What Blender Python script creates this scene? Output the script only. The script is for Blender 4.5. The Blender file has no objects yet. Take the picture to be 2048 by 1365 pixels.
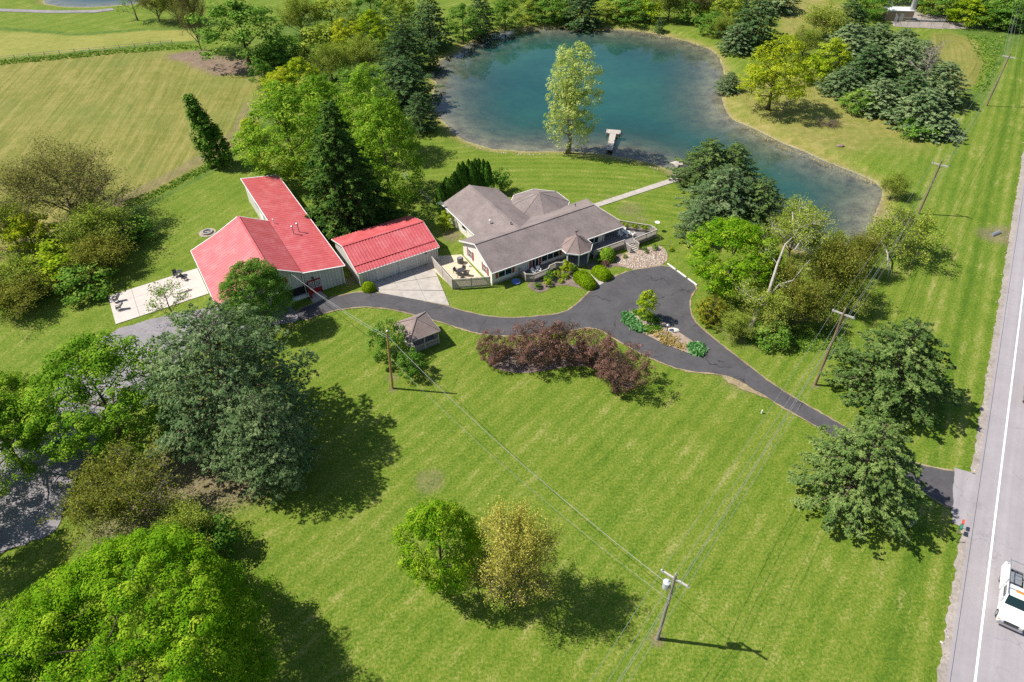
import bpy, bmesh, math, random
import numpy as np
from mathutils import Matrix, Vector

# ------------------------------------------------------------------ camera, sky, sun, exposure
sc = bpy.context.scene
CAM_H, FOC, PITCH, ROLL = 60.0, 1367.0, math.radians(41.25), math.radians(-0.5)   # drone height (m), focal in px of a 2048 px frame
cd = bpy.data.cameras.new('camera'); cam = bpy.data.objects.new('camera', cd); sc.collection.objects.link(cam)
cd.sensor_width = 36.0; cd.lens = FOC / 2048 * 36.0; cd.clip_start = 0.5; cd.clip_end = 6000
_c, _s, _ct, _st = math.cos(ROLL), math.sin(ROLL), math.cos(PITCH), math.sin(PITCH)
cam.matrix_world = Matrix(((_c, -_s, 0, 0), (_st*_s, _st*_c, -_ct, 0), (_ct*_s, _ct*_c, _st, CAM_H), (0, 0, 0, 1)))
sc.camera = cam
SUN_AZ, SUN_EL = math.radians(172), math.radians(51)      # direction towards the sun (angle from +X), elevation
world = bpy.data.worlds.new('World'); sc.world = world; world.use_nodes = True
wn = world.node_tree; bg = wn.nodes['Background']
sky = wn.nodes.new('ShaderNodeTexSky'); sky.sky_type = 'NISHITA'; sky.sun_disc = False
sky.sun_elevation = SUN_EL; sky.sun_rotation = math.pi/2 - SUN_AZ
sky.air_density = 1.0; sky.dust_density = 0.6; sky.ozone_density = 1.0
wn.links.new(sky.outputs[0], bg.inputs[0]); bg.inputs[1].default_value = 0.09
sd_ = bpy.data.lights.new('sun', 'SUN'); sd_.energy = 5.0; sd_.angle = math.radians(0.53); sd_.color = (1.0, 0.955, 0.87)
sun = bpy.data.objects.new('sun', sd_); sc.collection.objects.link(sun)
_sv = Vector((math.cos(SUN_AZ)*math.cos(SUN_EL), math.sin(SUN_AZ)*math.cos(SUN_EL), math.sin(SUN_EL)))
sun.rotation_euler = _sv.to_track_quat('Z', 'Y').to_euler(); sun.location = (-40, 10, 80)
sc.view_settings.view_transform = 'Standard'; sc.view_settings.look = 'None'
sc.view_settings.exposure = 0.42; sc.view_settings.gamma = 1.0; sc.view_settings.use_curve_mapping = False
sc.render.engine = 'CYCLES'; sc.cycles.max_bounces = 6; sc.cycles.transparent_max_bounces = 8
sc.cycles.diffuse_bounces = 3; sc.cycles.glossy_bounces = 2; sc.cycles.transmission_bounces = 2
sc.cycles.caustics_reflective = False; sc.cycles.caustics_refractive = False
sc.cycles.use_denoising = False

# ------------------------------------------------------------------ helpers
COL = sc.collection
def gp(px, py, z=0.0):
    """survey helper: the place on level z seen at a photo pixel from the drone -> metres"""
    x = (px - 1024.0)/FOC; y = -(py - 682.5)/FOC
    x, y = _c*x - _s*y, _s*x + _c*y
    d = (x, _ct + _st*y, -_st + _ct*y); t = (z - CAM_H)/d[2]
    return (d[0]*t, d[1]*t)
def slant(x, y, z=0): return math.sqrt(x*x + y*y + (CAM_H - z)**2)
A31 = math.radians(31); UX, UY = math.cos(A31), math.sin(A31); HO = (-2.81, 80.27)
def yard(u, v, z=0.0):            # the farmyard grid, turned 31 degrees, origin at the house's front left eave
    return (HO[0] + u*UX - v*UY, HO[1] + u*UY + v*UX, z)

def tag(o, label=None, cat=None, group=None, kind=None):
    if label: o['label'] = label
    if cat: o['category'] = cat
    if group: o['group'] = group
    if kind: o['kind'] = kind
    return o
def empty(name, loc=(0, 0, 0), rz=0.0, label=None, cat=None, group=None):
    o = bpy.data.objects.new(name, None); COL.objects.link(o)
    o.location = loc; o.rotation_euler = (0, 0, rz); o.empty_display_size = 0.3
    return tag(o, label, cat, group)
def mesh_np(name, V, F, mat=None, attrs=None, smooth=False):
    """V (n,3), F (m,3) or (m,4) int array"""
    V = np.asarray(V, dtype=np.float32); F = np.asarray(F, dtype=np.int32); k = F.shape[1]
    me = bpy.data.meshes.new(name); me.vertices.add(len(V)); me.vertices.foreach_set('co', V.ravel())
    me.loops.add(F.size); me.loops.foreach_set('vertex_index', F.ravel())
    me.polygons.add(len(F)); me.polygons.foreach_set('loop_start', np.arange(0, F.size, k, dtype=np.int32))
    me.update(calc_edges=True)
    if smooth: me.polygons.foreach_set('use_smooth', np.ones(len(F), dtype=bool))
    for n, a in (attrs or {}).items():
        at = me.attributes.new(n, 'FLOAT', 'POINT'); at.data.foreach_set('value', np.asarray(a, dtype=np.float32))
    if mat: me.materials.append(mat)
    return me
def link(name, me, parent=None, loc=None, rz=0.0):
    o = bpy.data.objects.new(name, me); COL.objects.link(o)
    if parent is not None: o.parent = parent
    if loc is not None: o.location = loc
    if rz: o.rotation_euler = (0, 0, rz)
    return o
def copy_tree(o, parent=None):
    c = o.copy(); COL.objects.link(c); c.parent = parent
    for ch in o.children: copy_tree(ch, c)
    return c

class MB:
    """collects boxes, prisms, tubes; build() links them as ONE mesh object"""
    def __init__(s): s.v = []; s.f = []
    def add(s, vs, fs):
        b = len(s.v); s.v.extend(vs); s.f.extend([tuple(b + i for i in f) for f in fs]); return s
    def box(s, x0, x1, y0, y1, z0, z1):
        return s.add([(x0,y0,z0),(x1,y0,z0),(x1,y1,z0),(x0,y1,z0),(x0,y0,z1),(x1,y0,z1),(x1,y1,z1),(x0,y1,z1)],
                     [(0,3,2,1),(4,5,6,7),(0,1,5,4),(1,2,6,5),(2,3,7,6),(3,0,4,7)])
    def bar(s, a, b, w, h, up=(0, 0, 1)):
        a, b = Vector(a), Vector(b); d = (b - a).normalized(); up = Vector(up)
        if abs(d.dot(up)) > 0.98: up = Vector((1, 0, 0))
        r = d.cross(up).normalized()*w/2; u = r.cross(d).normalized()*h/2
        vs = [a - r - u, a + r - u, a + r + u, a - r + u, b - r - u, b + r - u, b + r + u, b - r + u]
        return s.add([tuple(q) for q in vs], [(0,3,2,1),(4,5,6,7),(0,1,5,4),(1,2,6,5),(2,3,7,6),(3,0,4,7)][::1])
    def prism(s, poly, z0, z1):
        n = len(poly); vs = [(p[0], p[1], z0) for p in poly] + [(p[0], p[1], z1) for p in poly]
        fs = [tuple(range(n - 1, -1, -1)), tuple(range(n, 2*n))] + [(i, (i + 1) % n, n + (i + 1) % n, n + i) for i in range(n)]
        return s.add(vs, fs)
    def slab(s, pts, th):
        """a thin plate: pts are its upper face, thickness th measured downwards"""
        n = len(pts); vs = [(p[0], p[1], p[2] - th) for p in pts] + list(pts)
        return s.add(vs, [tuple(range(n - 1, -1, -1)), tuple(range(n, 2*n))] + [(i, (i + 1) % n, n + (i + 1) % n, n + i) for i in range(n)])
    def tube(s, path, rad, seg=6, cap=True):
        path = [Vector(p) for p in path]; n = len(path)
        if not hasattr(rad, '__len__'): rad = [rad]*n
        b = len(s.v); ref = None
        for i, p in enumerate(path):
            d = (path[min(i + 1, n - 1)] - path[max(i - 1, 0)]).normalized()
            if ref is None: ref = Vector((1, 0, 0)) if abs(d.x) < 0.8 else Vector((0, 1, 0))
            r = d.cross(ref).normalized(); u = r.cross(d).normalized(); ref = u.cross(d) if False else ref
            for k in range(seg):
                a = 2*math.pi*k/seg; q = p + (r*math.cos(a) + u*math.sin(a))*rad[i]; s.v.append((q.x, q.y, q.z))
        for i in range(n - 1):
            for k in range(seg):
                k2 = (k + 1) % seg; s.f.append((b + i*seg + k, b + i*seg + k2, b + (i + 1)*seg + k2, b + (i + 1)*seg + k))
        if cap:
            s.f.append(tuple(b + k for k in range(seg))[::-1]); s.f.append(tuple(b + (n - 1)*seg + k for k in range(seg)))
        return s
    def lathe(s, prof, seg=12, at=(0, 0, 0)):
        b = len(s.v)
        for r, z in prof:
            for k in range(seg):
                a = 2*math.pi*k/seg; s.v.append((at[0] + r*math.cos(a), at[1] + r*math.sin(a), at[2] + z))
        for i in range(len(prof) - 1):
            for k in range(seg):
                k2 = (k + 1) % seg; s.f.append((b + i*seg + k, b + i*seg + k2, b + (i + 1)*seg + k2, b + (i + 1)*seg + k))
        s.f.append(tuple(b + k for k in range(seg))[::-1]); s.f.append(tuple(b + (len(prof) - 1)*seg + k for k in range(seg)))
        return s
    def mesh(s, name, mat, smooth=False):
        me = bpy.data.meshes.new(name); me.from_pydata(s.v, [], s.f); me.update()
        bm = bmesh.new(); bm.from_mesh(me); bmesh.ops.recalc_face_normals(bm, faces=bm.faces); bm.to_mesh(me); bm.free()
        if mat: me.materials.append(mat)
        if smooth:
            for p in me.polygons: p.use_smooth = True
        return me
    def build(s, name, mat, parent=None, loc=None, rz=0.0, smooth=False):
        return link(name, s.mesh(name, mat, smooth), parent, loc, rz)

# ------------------------------------------------------------------ materials
class NT:
    def __init__(s, name):
        s.m = bpy.data.materials.new(name); s.m.use_nodes = True; s.t = s.m.node_tree
        s.b = s.t.nodes['Principled BSDF']; s.out = s.t.nodes['Material Output']
    def n(s, typ, **kw):
        nd = s.t.nodes.new('ShaderNode' + typ)
        for k, v in kw.items():
            if k.startswith('i_'):
                key = k[2:]; key = int(key) if key.isdigit() else key.replace('_', ' ')
                sock = nd.inputs[key]
                if isinstance(v, bpy.types.NodeSocket): s.t.links.new(v, sock)
                else: sock.default_value = v
            else: setattr(nd, k, v)
        return nd
    def l(s, a, b): s.t.links.new(a, b)
    def attr(s, name): return s.n('Attribute', attribute_name=name).outputs['Fac']
    def math(s, op, a, b=None, c=None, clamp=False):
        nd = s.n('Math', operation=op, use_clamp=clamp)
        for i, x in enumerate((a, b, c)):
            if x is None: continue
            if isinstance(x, bpy.types.NodeSocket): s.l(x, nd.inputs[i])
            else: nd.inputs[i].default_value = x
        return nd.outputs[0]
    def noise(s, scale, detail=3.0, rough=0.6, vec=None, dist=0.0):
        nd = s.n('TexNoise', i_Scale=scale, i_Detail=detail, i_Roughness=rough, i_Distortion=dist)
        if vec is not None: s.l(vec, nd.inputs['Vector'])
        return nd.outputs['Fac']
    def ramp(s, fac, stops, interp='LINEAR'):
        nd = s.n('ValToRGB'); cr = nd.color_ramp; cr.interpolation = interp
        while len(cr.elements) < len(stops): cr.elements.new(0.5)
        for e, (p, c) in zip(cr.elements, stops):
            e.position = p; e.color = (c[0], c[1], c[2], 1) if hasattr(c, '__len__') else (c, c, c, 1)
        s.l(fac, nd.inputs[0]); return nd.outputs[0]
    def maprange(s, x, a, b, c=0.0, d=1.0):
        nd = s.n('MapRange', clamp=True); s.l(x, nd.inputs[0])
        for i, v in enumerate((a, b, c, d)): nd.inputs[i + 1].default_value = v
        return nd.outputs[0]
    def mix(s, f, a, b, mode='MIX'):
        nd = s.n('MixRGB', blend_type=mode)
        for i, x in enumerate((f, a, b)):
            if isinstance(x, bpy.types.NodeSocket): s.l(x, nd.inputs[i])
            elif hasattr(x, '__len__'): nd.inputs[i].default_value = (x[0], x[1], x[2], 1)
            else: nd.inputs[i].default_value = x
        return nd.outputs[0]
    def pos(s): return s.n('NewGeometry').outputs['Position']
    def obj(s): return s.n('TexCoord').outputs['Object']
    def bump(s, h, strength=0.4, dist=0.05):
        nd = s.n('Bump', i_Strength=strength, i_Distance=dist); s.l(h, nd.inputs['Height']); s.l(nd.outputs[0], s.b.inputs['Normal'])
    def done(s, col=None, rough=0.8, spec=0.3, metal=0.0):
        if col is not None:
            if isinstance(col, bpy.types.NodeSocket): s.l(col, s.b.inputs['Base Color'])
            else: s.b.inputs['Base Color'].default_value = (col[0], col[1], col[2], 1)
        if isinstance(rough, bpy.types.NodeSocket): s.l(rough, s.b.inputs['Roughness'])
        else: s.b.inputs['Roughness'].default_value = rough
        s.b.inputs['Specular IOR Level'].default_value = spec; s.b.inputs['Metallic'].default_value = metal
        return s.m
def surf(name, c, var=0.25, scale=4.0, rough=0.75, spec=0.3, metal=0.0, bump=0.0, fine=30.0):
    """plain weathered material: base colour with two scales of mottling"""
    t = NT(name); p = t.obj()
    a = t.noise(scale, 4, 0.6, p); b = t.noise(fine, 2, 0.6, p)
    f = t.math('ADD', t.math('MULTIPLY', a, 0.65), t.math('MULTIPLY', b, 0.35))
    lo = tuple(x*(1 - var) for x in c); hi = tuple(min(1, x*(1 + var)) for x in c)
    col = t.ramp(f, [(0.32, lo), (0.68, hi)])
    if bump: t.bump(b, bump, 0.03)
    return t.done(col, rough, spec, metal)
def leafmat(name, dark, mid, light, trans=0.22, var=0.25, gain=(1.55, 1.45, 1.35)):
    dark, mid, light = [tuple(min(.8, x*g) for x, g in zip(c, gain)) for c in (dark, mid, light)]
    t = NT(name); tint = t.attr('tint')
    rnd = t.n('ObjectInfo').outputs['Random']
    f = t.math('ADD', tint, t.math('MULTIPLY', t.math('SUBTRACT', rnd, 0.5), var), clamp=True)
    col = t.ramp(f, [(0.05, dark), (0.5, mid), (0.95, light)])
    d = t.n('BsdfDiffuse'); t.l(col, d.inputs[0])
    tr = t.n('BsdfTranslucent'); t.l(t.mix(1.0, col, (1.05, 1.1, 0.7), 'MULTIPLY'), tr.inputs[0])
    mx = t.n('MixShader', i_0=trans); t.l(d.outputs[0], mx.inputs[1]); t.l(tr.outputs[0], mx.inputs[2])
    t.l(mx.outputs[0], t.out.inputs[0]); return t.m

# ------------------------------------------------------------------ the land: one sheet with the pond basin in it
def poly_sd(P, poly):
    """signed distance of points P (n,2) to a polygon, negative inside"""
    poly = np.asarray(poly, float); n = len(poly); d2 = np.full(len(P), 1e18); ins = np.zeros(len(P), bool)
    for i in range(n):
        a, b = poly[i], poly[(i + 1) % n]; e = b - a; w = P - a
        t = np.clip((w @ e)/(e @ e + 1e-12), 0, 1); q = w - t[:, None]*e
        d2 = np.minimum(d2, (q*q).sum(1))
        if a[1] != b[1]:
            c = ((a[1] <= P[:, 1]) != (b[1] <= P[:, 1]))
            xi = a[0] + (P[:, 1] - a[1])/(b[1] - a[1])*e[0]
            ins ^= c & (P[:, 0] < xi)
    d = np.sqrt(d2); d[ins] *= -1; return d
def smooth(x, a, b):
    t = np.clip((x - a)/(b - a), 0, 1); return t*t*(3 - 2*t)
_rng = np.random.RandomState(7)
_WV = [(_rng.uniform(-1, 1, 2)*s_, _rng.uniform(0, 6.28)) for s_ in (0.05, 0.09, 0.15, 0.25, 0.4, 0.7, 1.1, 1.6) for _ in range(2)]
def wob(P, amp=1.0):
    r = np.zeros(len(P))
    for (k, ph) in _WV: r += np.sin(P @ k + ph)*0.3
    return r*amp
def G(pts, z=0.0): return [gp(x, y, z) for x, y in pts]
WATER_Z = -0.7
POND = G([(1001,63),(961,76.5),(930,91),(918,105),(900,113),(880,121),(874,137),(868,150),(872,168),(866,190),(865,211),(880,237),
          (911,269),(935,284),(988,298),(1038,302),(1090,303),(1140,304),(1200,307),(1260,316),(1310,328),(1350,345),(1400,375),(1460,415),
          (1540,468),(1590,500),(1650,517),(1700,512),(1730,492),(1742,465),(1748,430),(1760,398),(1763,380),(1750,364),(1720,350),(1680,335),(1620,310),
          (1570,290),(1530,270),(1490,250),(1465,240),(1452,225),(1446,205),(1440,185),(1447,165),(1447,140),(1438,115),(1420,99),(1390,88),(1340,75),
          (1290,65),(1240,60),(1180,56),(1120,55),(1060,57)], WATER_Z)
FARPOND = G([(85,-30),(90,8),(130,14),(180,15),(225,12),(260,10),(330,-5),(340,-40)], WATER_Z)
FIELD = G([(-120,135),(0,121),(120,112),(250,101),(340,103),(420,112),(500,128),(535,150),(530,200),(505,262),(470,292),(380,350),(290,398),(240,420),(100,470),(-40,560),(-260,640),(-400,300)])
SOIL = G([(345,112),(400,108),(470,122),(505,132),(515,150),(440,150),(390,135)])
FAIRWAY = G([(-120,66),(0,62),(60,66),(140,74),(220,68),(300,63),(378,62),(392,80),(330,84),(240,93),(120,106),(0,119),(-120,132)])
DRYR = G([(1455,160),(1500,165),(1600,150),(1700,190),(1790,222),(1840,265),(1790,295),(1720,300),(1640,318),(1560,285),(1480,240),(1450,215)])
MEADOW = G([(1560,-20),(1640,-10),(1700,20),(1650,60),(1600,80),(1560,60)])
LOOP = G([(1862,66),(1900,66),(1945,80),(1968,105),(1972,132),(1955,165),(1930,182),(1890,190),(1870,150)])
ROUGHR = G([(1890,58),(2048,56),(2048,75),(2020,110),(1985,190),(1950,205),(1925,200),(1970,160),(1985,120),(1960,80),(1920,66)])
SCRUB = G([(500,110),(560,60),(640,20),(760,0),(860,60),(880,140),(840,200),(700,180),(560,190),(520,200)])
BACKLAWN = G([(820,330),(860,260),(930,295),(1040,305),(1140,308),(1260,322),(1335,345),(1420,400),(1300,470),(1180,400),(1000,390),(880,380)])
LEFTLAWN = G([(-200,900),(-50,660),(150,560),(300,440),(500,310),(520,350),(420,470),(400,530),(220,600),(240,650),(100,780),(0,860)])
YARDLAWN = G([(870,560),(905,585),(1060,585),(1160,560),(1180,580),(1130,628),(1030,638),(900,615)])
STRIP = G([(1780,1400),(1860,1000),(1900,760),(1960,500),(2000,330),(2048,180),(2200,-60),(2400,300),(2050,560),(1960,900),(1915,1100),(1915,1400)])
ROADSIDE = G([(1700,620),(1760,420),(1850,340),(1790,300),(1900,210),(2048,60),(2300,0),(2300,200),(2040,470),(1950,900),(1700,780)])

s_in = np.linspace(-1, 1, 431); s_out = np.array([1.25, 1.7, 2.6, 4.5, 8, 16])
S = np.concatenate([-s_out[::-1], s_in, s_out])
y_in = 15 + 255*np.linspace(0, 1, 370)**1.18
Y = np.concatenate([[-900, -400, -180, -80, -40, -15, 0, 8], y_in, [276, 286, 300, 330, 380, 460, 600, 850, 1300, 2200, 3600]])
SS, YY = np.meshgrid(S, Y); HW = np.clip(36 + 0.66*YY, 42, 480)
GX = SS*HW; P2 = np.stack([GX.ravel(), YY.ravel()], 1)
print('ground verts', len(P2))
near = (np.abs(P2[:, 0]) < 260) & (P2[:, 1] > -50) & (P2[:, 1] < 340)
def sdn(poly):
    r = np.full(len(P2), 60.0); r[near] = poly_sd(P2[near], poly); return r
w1 = wob(P2); sd_pond = sdn(POND) + 0.12*w1; sd_far = sdn(FARPOND)
sdw = np.minimum(sd_pond, sd_far)
Z = np.where(sdw > 0, WATER_Z*(1 - smooth(sdw, 0.0, 4.2)), WATER_Z - 0.55*smooth(-sdw, 0, 8) - 2.4*smooth(-sdw, 5, 24) - 0.03*np.clip(-sdw, 0, 2))
Z = Z + 0.018*wob(P2*0.7 + 31)*smooth(sdw, 3, 14)*smooth(np.abs(P2[:, 1] - 78), 22, 45)
def msk(poly, soft=1.2, amp=0.6): return 1 - smooth(sdn(poly) + amp*w1, -soft, soft)
m_field = msk(FIELD, 0.9, 0.35); m_soil = np.maximum(msk(SOIL, 2.0, 1.2), .85*(1 - smooth(np.abs(sdn(FIELD) + 2.6) + .3*w1, .6, 2.4))*(P2[:, 1] < 150)*(P2[:, 0] > -80)*(.55 + .45*np.sin(sdn(FIELD)*4.5))); m_fair = msk(FAIRWAY, 1.0, 0.5)
m_dry = np.clip(msk(DRYR, 5, 2.0)*0.85 + msk(MEADOW, 3, 1) + 0.9*(1 - smooth(sdw, 0.6, 3.2))*(sdw > 0), 0, 1)
m_loop = msk(LOOP, 0.8, 0.2); m_rough = np.clip(msk(ROUGHR, 2, 1) + msk(SCRUB, 4, 2), 0, 1)
# a belt of rank weeds between the lawn and the field
edge = sdn(FIELD); m_rough = np.clip(m_rough + (1 - smooth(np.abs(edge - 2.2) + 0.5*w1, 0.8, 2.0))*(P2[:, 1] < 150)*(P2[:, 0] > -75), 0, 1)
m_rough = np.clip(m_rough + (1 - smooth(np.abs(sdn(FAIRWAY) - 1.6), 0.6, 1.8))*(edge > 0), 0, 1)
# bare needles / soil under the trees, pole feet, worn patches
bare = np.zeros(len(P2))
for (px, py, r, a) in [(385,950,7,1.0),(470,930,6,1.0),(430,860,7,.9),(862,962,1.5,.5),(848,955,.9,.5),(872,970,.8,.45),(785,779,.8,.9),(1315,1280,.7,.8),(1630,772,.6,.8),(1475,765,3.2,.55),(785,756,1.2,.6),(255,1030,4,.7),
                       (1500,668,4,.7),(1580,620,7,.7),(1420,480,4,.9),(1360,360,2.5,.6),(1345,345,2,.6),(640,480,4,.5),(900,470,2.5,1.0),(498,425,1.6,.8),(520,440,2.2,.9),
                       (1980,470,3.0,.8),(2010,472,3.5,.8),(700,562,1.4,.8),(30,560,6,.9),(1760,430,5,.6),(1735,480,4,.7),(1255,420,3,.5),(1280,440,2,.4),(1225,398,2,.4)]:
    x, y = gp(px, py); d = np.hypot(P2[:, 0] - x, P2[:, 1] - y)/r; bare = np.maximum(bare, a*(1 - smooth(d + 0.25*w1, 0.35, 1.15)))
# mowing passes: a coordinate across the stripes (metres) and how strongly they show
def across(ang): a = math.radians(ang); return -P2[:, 0]*math.sin(a) + P2[:, 1]*math.cos(a)
def along_(ang): a = math.radians(ang); return P2[:, 0]*math.cos(a) + P2[:, 1]*math.sin(a)
mow = across(49.0); alo = along_(49.0); amt = np.full(len(P2), 0.85)
for poly, ang, k, soft in ((ROADSIDE, 57.2, 1.3, 3.0), (STRIP, 57.2, 1.5, 2.0), (BACKLAWN, -9.8, 1.0, 3.0), (LEFTLAWN, 66.0, 0.6, 3.0), (YARDLAWN, 20.0, 0.25, 1.5)):
    mk = sdn(poly) < 0; c = across(ang); al = along_(ang)
    if poly is BACKLAWN:      # passes bend with the shore
        cx, cy = gp(1080, 900); c = np.hypot(P2[:, 0] - 4, P2[:, 1] - 20); al = np.arctan2(P2[:, 1] - 20, P2[:, 0] - 4)*100
    mow[mk] = c[mk]; alo[mk] = al[mk]; amt[mk] = k
amt *= smooth(np.abs(sdn(STRIP)), 0, .5)*.0 + 1
rowa = np.radians(98.0); rowc = -P2[:, 0]*math.sin(rowa) + P2[:, 1]*math.cos(rowa)
rowc = np.where(m_loop > 0.02, sdn(LOOP), rowc + 0.0009*(P2[:, 1] - 110)**2*np.sign(P2[:, 0] + 74)*0.4)
swale = 1 - smooth(np.abs(across(57.2) - (across(57.2)[np.argmin((P2[:, 0] - gp(1960, 500)[0])**2 + (P2[:, 1] - gp(1960, 500)[1])**2)])), 0.3, 1.6)
NXg, NYg = len(S), len(Y)
idx = np.arange(NXg*NYg).reshape(NYg, NXg)
F = np.stack([idx[:-1, :-1].ravel(), idx[:-1, 1:].ravel(), idx[1:, 1:].ravel(), idx[1:, :-1].ravel()], 1)

def ground_material():
    t = NT('grassland'); p = t.pos()
    fine = t.maprange(t.noise(3.8, 4, 0.8, p), 0.30, 0.70, 0.2, 0.8); mid = t.noise(0.55, 4, 0.65, p); big = t.noise(0.06, 3, 0.55, p); patch = t.noise(0.16, 4, 0.6, p, 0.6)
    blade = t.noise(9.0, 2, 0.8, p)
    sv = t.n('CombineXYZ'); t.l(t.attr('mow'), sv.inputs[0]); t.l(t.math('MULTIPLY', t.attr('alo'), 0.30), sv.inputs[1])
    streak = t.noise(0.9, 4, 0.65, sv.outputs[0]); streakf = t.maprange(t.noise(2.6, 3, 0.7, sv.outputs[0]), 0.28, 0.72, 0.15, 0.85)
    st = t.math('ADD', t.attr('mow'), t.math('MULTIPLY', t.math('SUBTRACT', mid, 0.5), 0.5))
    w = t.math('SINE', t.math('MULTIPLY', st, 2*math.pi/1.75)); w2 = t.math('SINE', t.math('MULTIPLY', st, 2*math.pi/5.3))
    stripe = t.math('MULTIPLY', t.math('ADD', t.math('MULTIPLY', w, 0.6), t.math('MULTIPLY', w2, 0.4)), t.attr('mow_amt'))
    f = t.math('ADD', t.math('MULTIPLY', fine, 0.58), t.math('MULTIPLY', mid, 0.14))
    f = t.math('ADD', f, t.math('ADD', t.math('MULTIPLY', patch, 0.15), t.math('ADD', t.math('MULTIPLY', streak, 0.11), t.math('MULTIPLY', streakf, 0.12))))
    f = t.math('ADD', f, t.math('MULTIPLY', stripe, 0.044))
    f = t.math('ADD', f, t.math('MULTIPLY', t.attr('swale'), -0.07))
    grass = t.ramp(f, [(0.36, (0.042, 0.104, 0.008)), (0.48, (0.092, 0.164, 0.013)), (0.57, (0.152, 0.208, 0.024)), (0.68, (0.245, 0.260, 0.058)), (0.84, (0.39, 0.35, 0.14))])
    grass = t.mix(t.maprange(big, 0.35, 0.7, 0.0, 0.35), grass, t.mix(0.5, grass, (0.16, 0.19, 0.02)))
    # straw left lying after mowing
    straw = t.math('MULTIPLY', t.maprange(t.math('ADD', t.math('MULTIPLY', streak, 0.40), t.math('ADD', t.math('MULTIPLY', patch, 0.30), t.math('ADD', t.math('MULTIPLY', fine, 0.25), t.math('MULTIPLY', stripe, 0.04)))), 0.535, 0.63), 0.6)
    grass = t.mix(straw, grass, (0.38, 0.33, 0.13))
    # long rank grass
    rk = t.ramp(t.math('ADD', t.math('MULTIPLY', mid, 0.6), t.math('MULTIPLY', fine, 0.45)), [(0.35, (0.045, 0.095, 0.012)), (0.55, (0.100, 0.165, 0.024)), (0.75, (0.22, 0.23, 0.07))])
    grass = t.mix(t.attr('rough'), grass, rk)
    dry = t.ramp(t.math('ADD', t.math('MULTIPLY', mid, 0.6), t.math('MULTIPLY', fine, 0.42)), [(0.32, (0.13, 0.16, 0.025)), (0.52, (0.26, 0.23, 0.065)), (0.72, (0.42, 0.33, 0.15))])
    grass = t.mix(t.math('MULTIPLY', t.attr('dry'), t.maprange(patch, 0.25, 0.6, 0.55, 1.0)), grass, dry)
    fair = t.ramp(t.math('ADD', t.math('MULTIPLY', big, 0.5), t.math('MULTIPLY', mid, 0.5)), [(0.3, (0.17, 0.20, 0.03)), (0.7, (0.34, 0.31, 0.09))])
    grass = t.mix(t.attr('fair'), grass, fair)
    # drilled field: stubble rows, young crop, bare soil between
    rv = t.n('CombineXYZ'); t.l(t.attr('rowc'), rv.inputs[0]); t.l(t.math('MULTIPLY', t.attr('rowl'), 0.045), rv.inputs[1])
    rown = t.maprange(t.noise(0.9, 4, 0.75, rv.outputs[0]), 0.28, 0.72, 0.2, 0.8)
    rc = t.math('ADD', t.attr('rowc'), t.math('MULTIPLY', t.math('SUBTRACT', mid, 0.5), 0.35))
    r1 = t.math('SINE', t.math('MULTIPLY', rc, 2*math.pi/0.95)); r2 = t.math('SINE', t.math('MULTIPLY', rc, 2*math.pi/6.1)); r3 = t.math('SINE', t.math('MULTIPLY', rc, 2*math.pi/14.7))
    ff = t.math('ADD', t.math('MULTIPLY', fine, 0.46), t.math('ADD', t.math('MULTIPLY', mid, 0.18), t.math('ADD', t.math('MULTIPLY', patch, 0.16), t.math('MULTIPLY', rown, 0.30))))
    ff = t.math('ADD', ff, t.math('ADD', t.math('MULTIPLY', r1, 0.010), t.math('ADD', t.math('MULTIPLY', r2, 0.010), t.math('MULTIPLY', r3, 0.010))))
    fld = t.ramp(ff, [(0.33, (0.080, 0.062, 0.026)), (0.43, (0.122, 0.140, 0.024)), (0.53, (0.190, 0.192, 0.040)), (0.63, (0.285, 0.250, 0.078)), (0.78, (0.42, 0.34, 0.15))])
    fld = t.mix(t.maprange(t.noise(0.045, 3, 0.6, p), 0.50, 0.64, 0, 0.6), fld, t.mix(0.4, fld, (0.10, 0.17, 0.03)))
    grass = t.mix(t.math('MAXIMUM', t.attr('field'), t.attr('loop')), grass, fld)
    soil = t.ramp(t.math('ADD', t.math('MULTIPLY', fine, 0.6), t.math('MULTIPLY', mid, 0.4)), [(0.3, (0.10, 0.066, 0.045)), (0.7, (0.34, 0.25, 0.18))])
    grass = t.mix(t.math('MAXIMUM', t.attr('soil'), t.math('MULTIPLY', t.attr('bare'), t.maprange(fine, 0.3, 0.62, 0.35, 1.0))), grass, soil)
    # the pond's bed: tan gravel at the brim, dark weed further in
    wd = t.math('ADD', t.math('MULTIPLY', t.noise(0.35, 4, 0.7, p), 0.6), t.math('MULTIPLY', fine, 0.4))
    bed = t.ramp(wd, [(0.36, (0.17, 0.13, 0.12)), (0.50, (0.40, 0.31, 0.22)), (0.66, (0.62, 0.52, 0.34))])
    grass = t.mix(t.attr('bed'), grass, bed)
    t.bump(t.math('ADD', t.math('MULTIPLY', blade, 0.5), t.math('MULTIPLY', fine, 0.7)), 0.55, 0.16)
    return t.done(grass, 0.9, 0.12)
M = {}
M['ground'] = ground_material()
gme = mesh_np('ground', np.stack([P2[:, 0], P2[:, 1], Z], 1), F, M['ground'],
              dict(field=m_field, soil=m_soil, fair=m_fair, dry=m_dry, loop=m_loop, rough=m_rough, bare=bare, mow=mow, alo=alo, rowl=P2[:, 0]*math.cos(rowa) + P2[:, 1]*math.sin(rowa), mow_amt=amt, rowc=rowc, swale=swale*(P2[:, 0] > 20),
                   bed=1 - smooth(sdw, -0.3, 0.7)), smooth=True)
ground = tag(link('ground', gme), 'wide mown lawn and farmland falling to a pond', None, kind='structure')

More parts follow.
